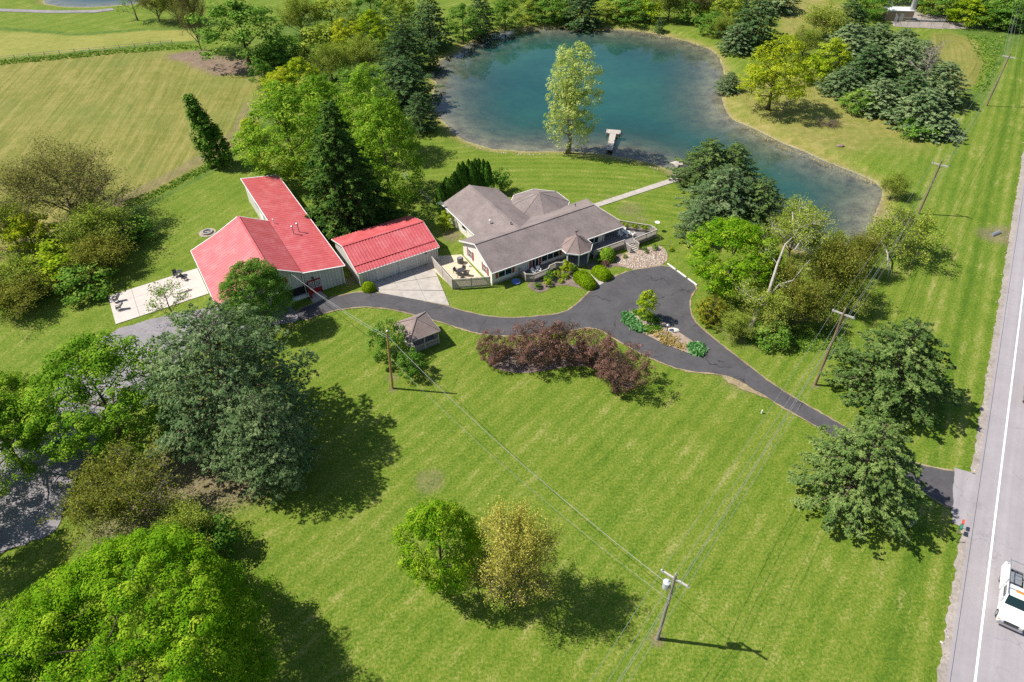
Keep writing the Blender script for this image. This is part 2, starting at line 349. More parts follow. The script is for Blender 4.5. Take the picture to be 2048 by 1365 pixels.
def water_material():
    t = NT('pond_water'); p = t.pos(); dep = t.attr('depth')
    fac = t.math('SUBTRACT', 1.0, t.math('POWER', 2.718, t.math('MULTIPLY', dep, -0.85)))
    cl = t.noise(0.035, 3, 0.6, p)
    body = t.ramp(t.math('ADD', t.math('MULTIPLY', cl, 0.5), t.math('MULTIPLY', t.noise(0.5, 2, 0.6, p), 0.15)), [(0.22, (0.006, 0.060, 0.060)), (0.45, (0.024, 0.118, 0.090))])
    d = t.n('BsdfDiffuse'); t.l(body, d.inputs[0])
    tr = t.n('BsdfTransparent'); tr.inputs[0].default_value = (0.88, 0.97, 0.97, 1)
    m1 = t.n('MixShader'); t.l(fac, m1.inputs[0]); t.l(tr.outputs[0], m1.inputs[1]); t.l(d.outputs[0], m1.inputs[2])
    bp = t.n('Bump', i_Strength=0.08, i_Distance=0.02); t.l(t.noise(1.6, 3, 0.6, p), bp.inputs['Height'])
    g = t.n('BsdfGlossy'); t.l(t.maprange(t.noise(0.07, 3, 0.6, p), 0.42, 0.62, 0.003, 0.03), g.inputs['Roughness']); t.l(bp.outputs[0], g.inputs['Normal'])
    fr = t.n('Fresnel', i_IOR=1.56); t.l(bp.outputs[0], fr.inputs['Normal'])
    m2 = t.n('MixShader'); t.l(fr.outputs[0], m2.inputs[0]); t.l(m1.outputs[0], m2.inputs[1]); t.l(g.outputs[0], m2.inputs[2])
    t.l(m2.outputs[0], t.out.inputs[0]); return t.m
M['water'] = water_material()
def water(name, sd, label):
    inside = (sd < 1.2).reshape(NYg, NXg); cell = inside[:-1, :-1] & inside[:-1, 1:] & inside[1:, 1:] & inside[1:, :-1]
    Fw = F[cell.ravel()]; used, inv = np.unique(Fw, return_inverse=True)
    V = np.stack([P2[used, 0], P2[used, 1], np.full(len(used), WATER_Z)], 1)
    o = link(name, mesh_np(name, V, inv.reshape(-1, 4), M['water'], dict(depth=np.clip(WATER_Z - Z[used], 0, 9)), smooth=True))
    return tag(o, label, None, kind='structure')
water('pond', sd_pond, 'large teal pond curving behind the house with tree reflections')
water('far_pond', sd_far, 'small blue pond at the top left corner')

# ------------------------------------------------------------------ road, drives, concrete
def asphalt(name, lo, hi, fine=14.0, crack=0.0, streak=None):
    t = NT(name); p = t.pos()
    n1 = t.noise(fine, 2, 0.8, p); n2 = t.noise(0.35, 4, 0.65, p); n3 = t.noise(2.2, 3, 0.7, p)
    f = t.math('ADD', t.math('MULTIPLY', n1, 0.40), t.math('ADD', t.math('MULTIPLY', n2, 0.38), t.math('MULTIPLY', n3, 0.22)))
    if streak is not None:
        a = math.radians(streak); x = t.n('VectorRotate', rotation_type='Z_AXIS', i_Angle=-a); t.l(p, x.inputs['Vector'])
        mp = t.n('Mapping', i_Scale=(0.03, 1.1, 1.0)); t.l(x.outputs[0], mp.inputs['Vector'])
        f = t.math('ADD', t.math('MULTIPLY', f, 0.65), t.math('MULTIPLY', t.noise(1.0, 3, 0.6, mp.outputs[0]), 0.35))
    col = t.ramp(f, [(0.35, lo), (0.65, hi)])
    if crack:
        vo = t.n('TexVoronoi', feature='DISTANCE_TO_EDGE', i_Scale=0.11, i_Randomness=1.0)
        dv = t.n('VectorMath', operation='ADD'); t.l(p, dv.inputs[0])
        nz = t.n('TexNoise', i_Scale=0.5, i_Detail=4.0); t.l(p, nz.inputs['Vector'])
        sv = t.n('VectorMath', operation='SCALE', i_Scale=4.0); t.l(nz.outputs['Color'], sv.inputs[0]); t.l(sv.outputs[0], dv.inputs[1]); t.l(dv.outputs[0], vo.inputs['Vector'])
        ck = t.math('MULTIPLY', t.maprange(vo.outputs['Distance'], 0.004, 0.012, 1, 0), t.maprange(t.noise(0.2, 2, 0.5, p), 0.45, 0.6, 0, crack))
        col = t.mix(ck, col, tuple(x*0.45 for x in lo))
    t.bump(n1, 0.25, 0.02)
    return t.done(col, 0.85, 0.25)
M['drive'] = asphalt('drive_asphalt', (0.054, 0.051, 0.055), (0.116, 0.109, 0.114), 16, 0.9)
M['road'] = asphalt('road_asphalt', (0.27, 0.245, 0.255), (0.38, 0.35, 0.36), 12, 0.25, 57.2)
M['old_drive'] = asphalt('worn_asphalt', (0.17, 0.155, 0.165), (0.34, 0.31, 0.32), 8, 0.5)
M['gravel'] = asphalt('gravel', (0.20, 0.17, 0.14), (0.46, 0.40, 0.36), 5)
M['edge_dirt'] = asphalt('edge_dirt', (0.16, 0.115, 0.065), (0.42, 0.34, 0.20), 5)
M['concrete'] = surf('concrete', (0.43, 0.385, 0.34), 0.18, 0.9, 0.85, 0.2, fine=9)
M['patio'] = surf('pale_concrete', (0.56, 0.49, 0.44), 0.10, 0.7, 0.8, 0.2, fine=9)
M['paint'] = surf('road_paint', (0.86, 0.86, 0.84), 0.06, 0.8, 0.7, 0.3, fine=12)
M['mulch'] = surf('mulch', (0.20, 0.15, 0.125), 0.45, 1.5, 0.95, 0.1, bump=0.8, fine=11)
def chaikin(pts, it=2):
    pts = [tuple(p[:2]) for p in pts]
    for _ in range(it):
        q = []
        for i in range(len(pts)):
            a, b = pts[i], pts[(i + 1) % len(pts)]
            q += [(a[0]*.75 + b[0]*.25, a[1]*.75 + b[1]*.25), (a[0]*.25 + b[0]*.75, a[1]*.25 + b[1]*.75)]
        pts = q
    return pts
def sheet(name, pts, z, mat, label=None, kind='structure', parent=None, rag=0.0, seed=1):
    """flat sheet, triangulated; rag roughens the edge a little"""
    if rag:
        rnd = random.Random(seed); out = []
        for i in range(len(pts)):
            a, b = pts[i], pts[(i + 1) % len(pts)]; L = math.dist(a[:2], b[:2]); n = max(1, int(L/0.5))
            for k in range(n):
                f = k/n; out.append((a[0] + (b[0] - a[0])*f + rnd.gauss(0, rag), a[1] + (b[1] - a[1])*f + rnd.gauss(0, rag)))
        pts = out
    bm = bmesh.new(); vs = [bm.verts.new((p[0], p[1], z)) for p in pts]; f = bm.faces.new(vs)
    if f.normal.z < 0: bmesh.ops.reverse_faces(bm, faces=[f])
    bm.normal_update()
    if f.normal.z < 0: bmesh.ops.reverse_faces(bm, faces=[f])
    bmesh.ops.triangulate(bm, faces=bm.faces[:]); me = bpy.data.meshes.new(name); bm.to_mesh(me); bm.free(); me.materials.append(mat)
    o = link(name, me, parent)
    if parent is None: tag(o, label, None, kind=kind)
    return o
def strip(a, b, offs0, offs1, ext=(0, 0)):
    a, b = Vector(a), Vector(b); d = (b - a).normalized(); n = Vector((d.y, -d.x)); a = a - d*ext[0]; b = b + d*ext[1]
    return [tuple(a + n*offs0), tuple(a + n*offs1), tuple(b + n*offs1), tuple(b + n*offs0)]
RA, RB = gp(1949, 1365), gp(2046, 580)                       # the white edge line
sheet('gravel_verge', strip(RA, RB, -2.75, -1.0, (60, 260)), 0.075, M['gravel'], 'strip of pale gravel between the lawn and the road', rag=0.09)
sheet('road', strip(RA, RB, -2.05, 11.5, (120, 600)), 0.085, M['road'], 'grey asphalt road along the right edge', rag=0.05)
ro = bpy.data.objects['road']
sheet('edge_line', strip(RA, RB, -0.09, 0.09, (120, 600)), 0.090, M['paint'], parent=ro)
sheet('edge_line', strip(RA, RB, 10.2, 10.36, (120, 600)), 0.090, M['paint'], parent=ro)
sheet('seam', strip(RA, RB, -1.78, -1.74, (60, 300)), 0.089, surf('tar', (0.05, 0.05, 0.055)), parent=ro)
DRIVE = [(590,624),(640,603),(690,590),(720,585),(772.7,588),(825.5,598.5),(896.7,614),(931,624.8),(983.7,635.4),(1023,637.5),(1076,634),(1128.7,627.5),(1155,609),(1178.8,585),
         (1190,574),(1225,557),(1262,541),(1290,538),(1333,531),(1364,551),(1395,574),(1381,590),(1377,608),(1384,640),(1410,665),(1443,692),(1480,720),(1550,775),(1652,834),(1740,884),(1820,927),(1912,946),(1962,948),
         (1962,1010),(1905,1020),(1850,988),(1740,918),(1632,852),(1590,829),(1540,799),(1500,775),(1470,757),(1430,747),(1385,744),(1340,733),(1290,711),(1247,688),(1221,672),(1205,662),(1194.7,658),(1173.6,655),(1157.7,658),(1110,667),
         (1031,672.3),(983.7,671),(952,667),(920,656.5),(867.7,640.6),(828,628.8),(772.7,617),(720,613),(660,622),(600,645)]
dw = G(DRIVE)
_dc = (sum(p[0] for p in dw)/len(dw), sum(p[1] for p in dw)/len(dw))
def grow(pts, d):
    out = []; n = len(pts); area = sum(pts[i][0]*pts[(i + 1) % n][1] - pts[(i + 1) % n][0]*pts[i][1] for i in range(n)); sgn = 1 if area > 0 else -1
    for i in range(n):
        a, b, c = Vector(pts[i - 1][:2]), Vector(pts[i][:2]), Vector(pts[(i + 1) % n][:2])
        e1 = (b - a).normalized(); e2 = (c - b).normalized(); nn = (Vector((e1.y, -e1.x)) + Vector((e2.y, -e2.x)))
        if nn.length < 1e-6: nn = Vector((e1.y, -e1.x))
        out.append(tuple(b + nn.normalized()*d*sgn))
    return out
dws = chaikin(dw, 1)
sheet('drive_edge', grow(dws, 0.22), 0.066, M['edge_dirt'], 'dirt edge of the driveway', rag=0.07)
sheet('driveway', dws, 0.080, M['drive'], 'dark asphalt driveway looping past the house to the road', rag=0.04)
sheet('road_apron', strip(gp(1908, 1040), gp(1912, 948), -0.2, 3.2, (0.6, 0.8)), 0.084, M['road'], 'grey asphalt apron where the driveway meets the road', rag=0.05)
sheet('dirt_patch', chaikin(G([(1440,749),(1475,752),(1510,772),(1550,800),(1520,795),(1480,778),(1452,764)]), 2), 0.058, M['edge_dirt'], 'bare tan dirt patch beside the driveway bend', rag=0.12)
OLD = G([(600,622),(540,600),(480,608),(348,627),(298.7,641),(219.6,663),(150,722),(95,800),(40,855),(-10,890),(-120,960),(-120,1200),(-10,1110),(60,1085),(113,1067),(130,1009),(160,940),(205,865),(280,800),(330,745),(400,690),(500,655),(605,646)])
sheet('worn_drive', chaikin(OLD, 2), 0.070, M['old_drive'], 'pale worn drive running under the trees on the left', rag=0.10)
sheet('gravel_lane', G([(1790,28),(1850,25),(1905,40),(1960,46),(2048,51),(2300,60),(2300,66),(2048,58),(1960,57),(1900,59),(1850,55),(1800,50)]), 0.07, M['gravel'], 'pale gravel lane leading to the fenced tower', rag=0.12)
sheet('cart_path', G([(-120,14),(0,18),(110,22),(190,21),(225,17),(228,21),(190,26),(100,27),(0,23.5),(-120,20)]), 0.07, M['old_drive'], 'grey path beside the far pond', rag=0.03)

def slabs(root_name, label, poly_uv, nu, nv, z, mat, gap=0.035, th=0.10, seed=3):
    """a concrete pad cast as separate slabs; poly_uv = four corners in yard coordinates (A,B,C,D)"""
    r = empty(root_name, yard(*poly_uv[0]), 0); tag(r, label, None, kind='structure'); rnd = random.Random(seed)
    A, B, C, D = [Vector(yard(*p)) for p in poly_uv]; o = Vector(r.location)
    def bil(a, b): return (A*(1 - a) + B*a)*(1 - b) + (D*(1 - a) + C*a)*b
    for i in range(nu):
        for j in range(nv):
            LU = (B - A).length/nu; LV = (D - A).length/nv; gu, gv = gap/2/LU/nu, gap/2/LV/nv
            q = [bil(i/nu + gu, j/nv + gv), bil((i + 1)/nu - gu, j/nv + gv), bil((i + 1)/nu - gu, (j + 1)/nv - gv), bil(i/nu + gu, (j + 1)/nv - gv)]
            dz = rnd.uniform(-0.008, 0.008)
            MB().prism([tuple((k - o)[:2]) for k in q], -0.05, z + dz).build('slab', mat, r)
    return r
slabs('garage_apron', 'concrete apron in front of the garage doors', [(-14.9,10.35),(-4.7,10.35),(-7.3,-0.6),(-14.4,7.3)], 3, 3, 0.095, M['concrete'])
slabs('side_patio', 'tan concrete patio behind the picket fence at the house end', [(-5.0,3.0),(-0.1,0.7),(0.2,9.9),(-5.6,12.6)], 2, 4, 0.09, surf('tan_concrete', (0.60,0.50,0.36), 0.14, 1.2, fine=10))
slabs('lounge_patio', 'pale concrete patio west of the red roofed barn', [(-48.3,27.5),(-35.7,27.9),(-35.7,20.4),(-48.3,20.0)], 4, 3, 0.10, M['patio'])
slabs('garden_walk', 'straight pale walk from the house to the swing by the pond', [(21.5,11.6),(45.4,11.45),(45.4,10.0),(21.5,10.35)], 24, 1, 0.09, M['concrete'], 0.05)
slabs('front_walk', 'short concrete walk between the clipped hedges', [(14.1,-5.0),(15.0,-5.0),(14.5,-7.7),(13.35,-7.9)], 1, 3, 0.10, M['concrete'])
slabs('barn_walk', 'short concrete walk to the red barn entrance', [(-23.5,12.5),(-21.7,12.5),(-21.3,10.5),(-23.6,10.3)], 1, 2, 0.10, M['concrete'])

# ------------------------------------------------------------------ building materials
def siding(name, c, axis='Z', pitch=0.3, depth=0.10, var=0.07):
    t = NT(name); sp = t.n('SeparateXYZ'); t.l(t.obj(), sp.inputs[0])
    co = sp.outputs['Z'] if axis == 'Z' else t.math('ADD', sp.outputs['X'], sp.outputs['Y'])
    g = t.maprange(t.math('SINE', t.math('MULTIPLY', co, 6.2832/pitch)), -1, 1, 1 - depth, 1.0)
    n = t.noise(1.3, 4, 0.6, t.obj()); col = t.ramp(n, [(0.3, tuple(x*(1 - var) for x in c)), (0.7, tuple(min(1, x*(1 + var)) for x in c))])
    col = t.mix(1.0, col, g, 'MULTIPLY')
    return t.done(col, 0.6, 0.3)
def shingle(name, c, var=0.3):
    t = NT(name); p = t.obj(); sp = t.n('SeparateXYZ'); t.l(p, sp.inputs[0])
    a = t.noise(9.0, 3, 0.8, p); b = t.noise(0.5, 4, 0.6, p); d = t.noise(3.0, 2, 0.7, p)
    row = t.maprange(t.math('SINE', t.math('MULTIPLY', sp.outputs['Z'], 6.2832/0.125)), -1, 1, 0.0, 1.0)
    f = t.math('ADD', t.math('MULTIPLY', a, 0.45), t.math('ADD', t.math('MULTIPLY', b, 0.35), t.math('MULTIPLY', d, 0.2)))
    col = t.ramp(f, [(0.34, tuple(x*(1 - var) for x in c)), (0.66, tuple(x*(1 + var) for x in c))])
    col = t.mix(t.math('MULTIPLY', t.math('SUBTRACT', 1.0, row), 0.22), col, tuple(x*0.5 for x in c))
    t.bump(t.math('ADD', t.math('MULTIPLY', a, 0.6), t.math('MULTIPLY', row, 0.1)), 0.3, 0.03)
    return t.done(col, 0.9, 0.2)
def metal_roof(name, c):
    t = NT(name); p = t.obj(); a = t.noise(0.6, 4, 0.65, p); b = t.noise(5.0, 3, 0.7, p)
    f = t.math('ADD', t.math('MULTIPLY', a, 0.6), t.math('MULTIPLY', b, 0.4))
    col = t.ramp(f, [(0.30, (c[0]*.80, c[1]*.75, c[2]*.75)), (0.5, c), (0.68, (c[0]*1.08, c[1]*1.9, c[2]*1.8))])
    st = t.maprange(t.math('MULTIPLY', t.noise(0.35, 3, 0.6, p), t.noise(2.0, 3, 0.7, p)), 0.36, 0.46, 0, 0.55)
    col = t.mix(st, col, (0.36, 0.26, 0.19))
    return t.done(col, 0.40, 0.8)
M['siding'] = siding('cream_siding', (0.80, 0.75, 0.67)); M['white'] = surf('white_trim', (0.78, 0.76, 0.73), 0.05, 2, 0.55, 0.3)
M['steel_wall'] = siding('ribbed_wall', (0.64, 0.62, 0.57), 'XY', 0.46, 0.25); M['gable_steel'] = siding('ribbed_gable', (0.66, 0.63, 0.58), 'XY', 0.46, 0.25)
M['shingle'] = shingle('roof_shingle', (0.245, 0.200, 0.188), 0.42); M['shingle2'] = shingle('gazebo_shingle', (0.27, 0.205, 0.185), 0.38)
M['red_roof'] = metal_roof('red_metal_roof', (0.56, 0.105, 0.110)); M['red'] = surf('red_paint', (0.30, 0.022, 0.022), 0.15, 2, 0.5)
M['shutter'] = surf('shutter_red', (0.36, 0.085, 0.075), 0.1, 2, 0.6); M['wood'] = surf('weathered_wood', (0.27, 0.225, 0.18), 0.25, 3, 0.85, fine=18)
M['greywood'] = surf('grey_wood', (0.46, 0.41, 0.36), 0.2, 3, 0.85, fine=18); M['deck'] = surf('deck_boards', (0.22, 0.20, 0.19), 0.22, 3, 0.8, fine=18)
M['darkmetal'] = surf('dark_metal', (0.045, 0.045, 0.05), 0.3, 3, 0.5, 0.5); M['galv'] = surf('galvanised', (0.42, 0.43, 0.44), 0.12, 3, 0.4, 0.5, 0.6)
M['bay_shade'] = surf('painted_bay_shade', (0.02, 0.018, 0.018), 0.3); M['door'] = surf('garage_door', (0.60, 0.57, 0.51), 0.06, 1.5, 0.6)
def glassmat():
    t = NT('window_glass'); t.b.inputs['Base Color'].default_value = (0.012, 0.03, 0.032, 1); t.b.inputs['Roughness'].default_value = 0.06
    t.b.inputs['Specular IOR Level'].default_value = 0.6; return t.m
M['glass'] = glassmat()
def window(parent, origin, along, out, w, h, z, lights=1, shutters=0.0, shmat=None, bars=None):
    """a window on a wall: frame (> pane, mullions) proud of the wall, shutters as parts of the house"""
    o, a, n = Vector(origin), Vector(along).normalized(), Vector(out).normalized(); up = Vector((0, 0, 1))
    def plate(mb, a0, a1, z0, z1, d0, d1):
        q = [o + a*a_ + n*d_ + up*z_ for (a_, d_, z_) in ((a0,d0,z0),(a1,d0,z0),(a1,d1,z0),(a0,d1,z0),(a0,d0,z1),(a1,d0,z1),(a1,d1,z1),(a0,d1,z1))]
        mb.add([tuple(k) for k in q], [(0,3,2,1),(4,5,6,7),(0,1,5,4),(1,2,6,5),(2,3,7,6),(3,0,4,7)])
    fr = MB(); t = 0.07
    plate(fr, -w/2 - t, w/2 + t, z - t, z, 0, 0.09); plate(fr, -w/2 - t, w/2 + t, z + h, z + h + t, 0, 0.08)
    plate(fr, -w/2 - t, -w/2, z, z + h, 0, 0.07); plate(fr, w/2, w/2 + t, z, z + h, 0, 0.07)
    for k in range(1, lights): x = -w/2 + w*k/lights; plate(fr, x - 0.05, x + 0.05, z, z + h, 0, 0.06)
    f = fr.build('window', M['white'], parent)
    for k in range(lights):
        pn = MB(); x0 = -w/2 + w*k/lights + (0.05 if k else 0); x1 = -w/2 + w*(k + 1)/lights - (0.05 if k < lights - 1 else 0)
        plate(pn, x0, x1, z, z + h, 0.012, 0.022); pn.build('pane', M['glass'], f)
    if bars:
        b = MB()
        for i in range(1, bars[0]): x = -w/2 + w*i/bars[0]; plate(b, x - 0.025, x + 0.025, z, z + h, 0.024, 0.045)
        for j in range(1, bars[1]): zz = z + h*j/bars[1]; plate(b, -w/2, w/2, zz - 0.025, zz + 0.025, 0.024, 0.042)
        b.build('muntin', M['white'], f)
    if shutters:
        for sg in (-1, 1):
            x = sg*(w/2 + t + 0.03 + shutters/2); sh = MB(); plate(sh, x - shutters/2, x + shutters/2, z - 0.05, z + h + 0.05, 0, 0.05)
            for q in range(8): zz = z + h*(q + 0.5)/8; plate(sh, x - shutters/2 + .04, x + shutters/2 - .04, zz - 0.03, zz + 0.03, 0.052, 0.065)
            sh.build('shutter', shmat or M['shutter'], parent)
def rib_roof(mb, A, B, C, D, pitch=0.48, w=0.13, h=0.07, th=0.06):
    """sheet steel: A-B the eave, D-C the ridge; ribs run from eave to ridge"""
    A, B, C, D = map(Vector, (A, B, C, D)); mb.slab([tuple(A), tuple(B), tuple(C), tuple(D)], th)
    n = max(2, int(round((B - A).length/pitch)))
    nrm = (B - A).cross(D - A).normalized(); nrm = nrm if nrm.z > 0 else -nrm
    for i in range(n + 1):
        f = min(max(i/n, 0.004), 0.996); p, q = A.lerp(B, f), D.lerp(C, f); mb.bar(p + nrm*h*0.5, q + nrm*h*0.5, w, h, nrm)
def gutter(mb, a, b, s=0.12): mb.bar(a, b, s, s)

# ------------------------------------------------------------------ the house
house = empty('house', yard(0, 0), A31, 'long cream ranch house with grey shingle roof, rear wing and turret porch', 'house')
EZ, RZ = 2.6, 4.72
roof = MB()
FL, FR, RL, RR, BL, BR = (0,0,EZ), (24.0,0,EZ), (0.05,5.05,RZ), (21.6,5.05,RZ), (0,10.05,EZ), (24.0,10.05,EZ)
roof.slab([FL, FR, RR, RL], 0.12); roof.slab([RL, RR, BR, BL], 0.12); roof.slab([FR, BR, RR], 0.12)
roof.bar(RL, RR, 0.32, 0.07)                                    # ridge cap
for q in ((FR, RR), (BR, RR)): roof.bar(q[0], q[1], 0.26, 0.05)
rf = roof.build('roof', M['shingle'], house)
wing = MB(); wz = 4.60
WL0, WL1, WR0, WR1, WK0, WK1 = (2.8,9.0,EZ), (2.8,21.4,EZ), (13.2,9.0,EZ), (13.2,21.0,EZ), (8.0,5.4,wz), (8.0,21.3,wz)
wing.slab([WL0, WK0, WK1, WL1], 0.12); wing.slab([WK0, WR0, WR1, WK1], 0.12); wing.bar(WK0, WK1, 0.3, 0.07)
wing.build('wing_roof', M['shingle'], house)
def octo(c, r, z, n=8, rot=22.5, sx=1.0, sy=1.0): return [(c[0] + r*sx*math.cos(math.radians(rot + 360*k/n)), c[1] + r*sy*math.sin(math.radians(rot + 360*k/n)), z) for k in range(n)]
def octo_roof(c, r, z0, z1, name, mat, trim=True):
    rim = octo(c, r, z0); ap = (c[0], c[1], z1)
    for k in range(8):
        a, b = rim[k], rim[(k + 1) % 8]; m = MB().slab([a, b, ap], 0.10); m.bar(a, ap, 0.2, 0.05); m.build(name, mat, house)
    if trim:
        g = MB()
        for k in range(8): g.bar(Vector(rim[k]) - Vector((0, 0, .07)), Vector(rim[(k + 1) % 8]) - Vector((0, 0, .07)), 0.10, 0.17)
        g.build('fascia', M['white'], house)
octo_roof((16.4, 12.8), 5.15, EZ, 4.72, 'sunroom_roof_panel', M['shingle'])
octo_roof((14.5, -0.35), 2.62, 2.5, 4.35, 'turret_roof_panel', M['shingle2'])
tw = MB(); tw.tube([(14.5,-.35,4.35),(14.5,-.35,5.1)], 0.03); tw.bar((14.2,-.35,4.95),(14.85,-.35,4.95), .05, .12); tw.bar((14.5,-.6,4.8),(14.5,-.1,4.8), .04, .05); tw.build('weather_vane', M['darkmetal'], house)
def wallbox(u0, u1, v0, v1, z0, z1): return MB().box(u0, u1, v0, v1, z0, z1)
wl = MB(); wl.box(0.4, 20.4, 0.6, 9.55, 0, 2.52)
wl.add([(0.4,0.6,2.52),(0.4,9.55,2.52),(0.4,5.05,4.5),(0.62,0.6,2.52),(0.62,9.55,2.52),(0.62,5.05,4.5)], [(0,1,2),(3,5,4),(0,3,4,1),(1,4,5,2),(2,5,3,0)])
wl.build('wall', M['siding'], house)
w2_ = MB(); w2_.box(3.25, 12.75, 9.56, 20.7, 0, 2.5); w2_.add([(3.25,20.7,2.5),(12.75,20.7,2.5),(8,20.7,4.3),(3.25,20.5,2.5),(12.75,20.5,2.5),(8,20.5,4.3)], [(0,1,2),(3,5,4),(0,3,4,1),(1,4,5,2),(2,5,3,0)])
w2_.build('wing_wall', M['siding'], house)
MB().prism([p[:2] for p in octo((16.4, 12.8), 4.6, 0)], 0, 2.5).build('sunroom_wall', M['siding'], house)
MB().box(0.37, 20.43, 0.57, 0.6, 0, 0.35).build('foundation', M['concrete'], house)
g = MB(); gutter(g, (-0.05,-0.06,EZ-.08), (12.1,-0.06,EZ-.08)); g.bar((16.9,-0.06,EZ-.08), (24.05,-0.06,EZ-.08), .12, .14); g.build('gutter', M['white'], house)
g = MB(); g.bar((24.06,-0.05,EZ-.08),(24.06,10.1,EZ-.08),.10,.16); g.build('fascia', M['white'], house)
for a, b in ((FL, RL), (BL, RL)):
    g = MB(); g.bar(Vector(a) + Vector((-.03,0,-.06)), Vector(b) + Vector((-.03,0,-.06)), .06, .2); g.build('rake_board', M['white'], house)
g = MB(); gutter(g, (2.74,10.2,EZ-.08), (2.74,21.4,EZ-.08)); g.build('gutter', M['white'], house)
for uu in (0.28, 20.5): MB().box(uu-.06, uu+.06, .42, .54, .1, 2.5).build('downspout', M['white'], house)
SZ = 0.95
window(house, (2.55,0.6,0), (1,0,0), (0,-1,0), 2.2, 1.15, SZ, 2, 0.42)
window(house, (7.8,0.6,0), (1,0,0), (0,-1,0), 1.1, 1.9, 0.35, 2, 0.40)
window(house, (10.5,0.6,0), (1,0,0), (0,-1,0), 3.1, 1.3, SZ, 3, 0.42)
window(house, (18.7,0.6,0), (1,0,0), (0,-1,0), 1.6, 1.2, SZ, 2)
for vv in (2.65, 7.2): window(house, (0.4,vv,0), (0,-1,0), (-1,0,0), 0.95, 1.35, 0.95, 1, 0.42, None, (2, 2))
window(house, (3.25,14.5,0), (0,-1,0), (-1,0,0), 1.3, 1.1, 1.1, 1); window(house, (3.25,18.5,0), (0,-1,0), (-1,0,0), 1.3, 1.1, 1.1, 1)
for (k, h_) in ((20, 1.7), (60, 1.7), (100, 1.7), (-25, 1.7)):
    a = math.radians(k); window(house, (16.4 + 4.26*math.cos(math.radians(round((k)/45)*45)), 12.8 + 4.26*math.sin(math.radians(round(k/45)*45)), 0), (-math.sin(math.radians(round(k/45)*45)), math.cos(math.radians(round(k/45)*45)), 0), (math.cos(math.radians(round(k/45)*45)), math.sin(math.radians(round(k/45)*45)), 0), 2.4, 1.5, 0.7, 2)
for (uu, vv, zz, hh, rr, mm) in ((5.6,10.2,3.5,.75,.10,'white'), (7.6,7.2,4.0,.75,.07,'darkmetal'), (19.8,7.4,3.7,.4,.06,'darkmetal')):
    MB().lathe([(rr,-.2),(rr,hh),(rr*1.7,hh),(rr*1.7,hh+.12),(0.02,hh+.2)], 10, (uu,vv,zz)).build('roof_vent', M[mm], house)
# turret porch posts and floor
pf = MB().prism([p[:2] for p in octo((14.5,-.35), 2.3, 0)], 0, 0.28).build('porch_floor', M['deck'], house)
for k in range(8):
    p = octo((14.5,-.35), 2.25, 0)[k]
    if p[1] < 0.3: MB().box(p[0]-.07, p[0]+.07, p[1]-.07, p[1]+.07, .28, 2.42).build('porch_post', M['white'], house)
def railing(parent, pts, z0, zt, posts, mat=None, gap=0.13, cap=0.14):
    """deck railing: cap rail, posts one by one, balusters joined"""
    mat = mat or M['greywood']; ca, bal, sr, br = MB(), MB(), MB(), MB()
    for a, b in zip(pts[:-1], pts[1:]):
        A, B = Vector((a[0], a[1], zt)), Vector((b[0], b[1], zt)); ca.bar(A, B, cap, 0.05); sr.bar(A - Vector((0,0,.12)), B - Vector((0,0,.12)), .05, .09)
        br.bar((a[0],a[1],z0+.1), (b[0],b[1],z0+.1), .05, .09)
        n = max(2, int((B - A).length/gap))
        for i in range(n): p = A.lerp(B, (i + .5)/n); bal.box(p.x-.03, p.x+.03, p.y-.03, p.y+.03, z0+.05, zt-.1)
    ca.build('cap_rail', mat, parent); sr.build('top_rail', mat, parent); br.build('bottom_rail', mat, parent); bo = bal.build('balusters', mat, parent); bo['kind'] = 'stuff'
    for p in posts: MB().box(p[0]-.06, p[0]+.06, p[1]-.06, p[1]+.06, 0, zt+.03).build('post', mat, parent)
def boards(parent, poly, z, mat, w=0.16, th=0.04):
    """deck floor laid as boards along local x, clipped to the polygon, joined"""
    ys = [p[1] for p in poly]; mb = MB(); y = min(ys)
    while y < max(ys):
        yc = y + w/2; xs = []
        for i in range(len(poly)):
            a, b = poly[i], poly[(i + 1) % len(poly)]
            if (a[1] <= yc) != (b[1] <= yc): xs.append(a[0] + (yc - a[1])/(b[1] - a[1])*(b[0] - a[0]))
        xs.sort()
        for x0, x1 in zip(xs[::2], xs[1::2]):
            if x1 - x0 > .1: mb.box(x0, x1, y + .006, y + w - .006, z - th, z)
        y += w
    o = mb.build('deck_boards', mat, parent); o['kind'] = 'stuff'
fd = empty('front_deck', yard(0, 0), A31, 'dark wooden front deck with angled picket railing under the house windows', 'deck')
dk = [(5.0,0.52),(4.95,-1.3),(5.95,-2.0),(8.5,-1.9),(9.1,-1.35),(10.4,-1.2),(11.15,-1.65),(12.1,-1.65),(12.1,0.52)]
boards(fd, dk, 0.45, M['deck']); railing(fd, dk[:8] + [(12.2,-1.65)], 0.45, 1.38, dk[:8])
sk = MB()
for a, b in zip(dk[:8], dk[1:8]): sk.bar((a[0],a[1]+.05,.2), (b[0],b[1]+.05,.2), .03, .38)
sk.build('skirt', M['wood'], fd)
sdk = empty('side_deck', yard(0, 0), A31, 'raised deck with grey picket railing at the right end of the house', 'deck')
dk2 = [(16.9,0.5),(16.9,-2.0),(22.7,-2.1),(24.4,-2.5),(28.9,-2.4),(28.95,-0.95),(25.6,3.0),(25.0,9.0),(20.6,9.0),(20.6,.5)]
boards(sdk, dk2, 0.72, M['deck']); railing(sdk, [(16.9,-1.95),(19.8,-2.0),(22.7,-2.05)], .72, 1.62, [(16.9,-1.95),(19.8,-2.0),(22.7,-2.05)])
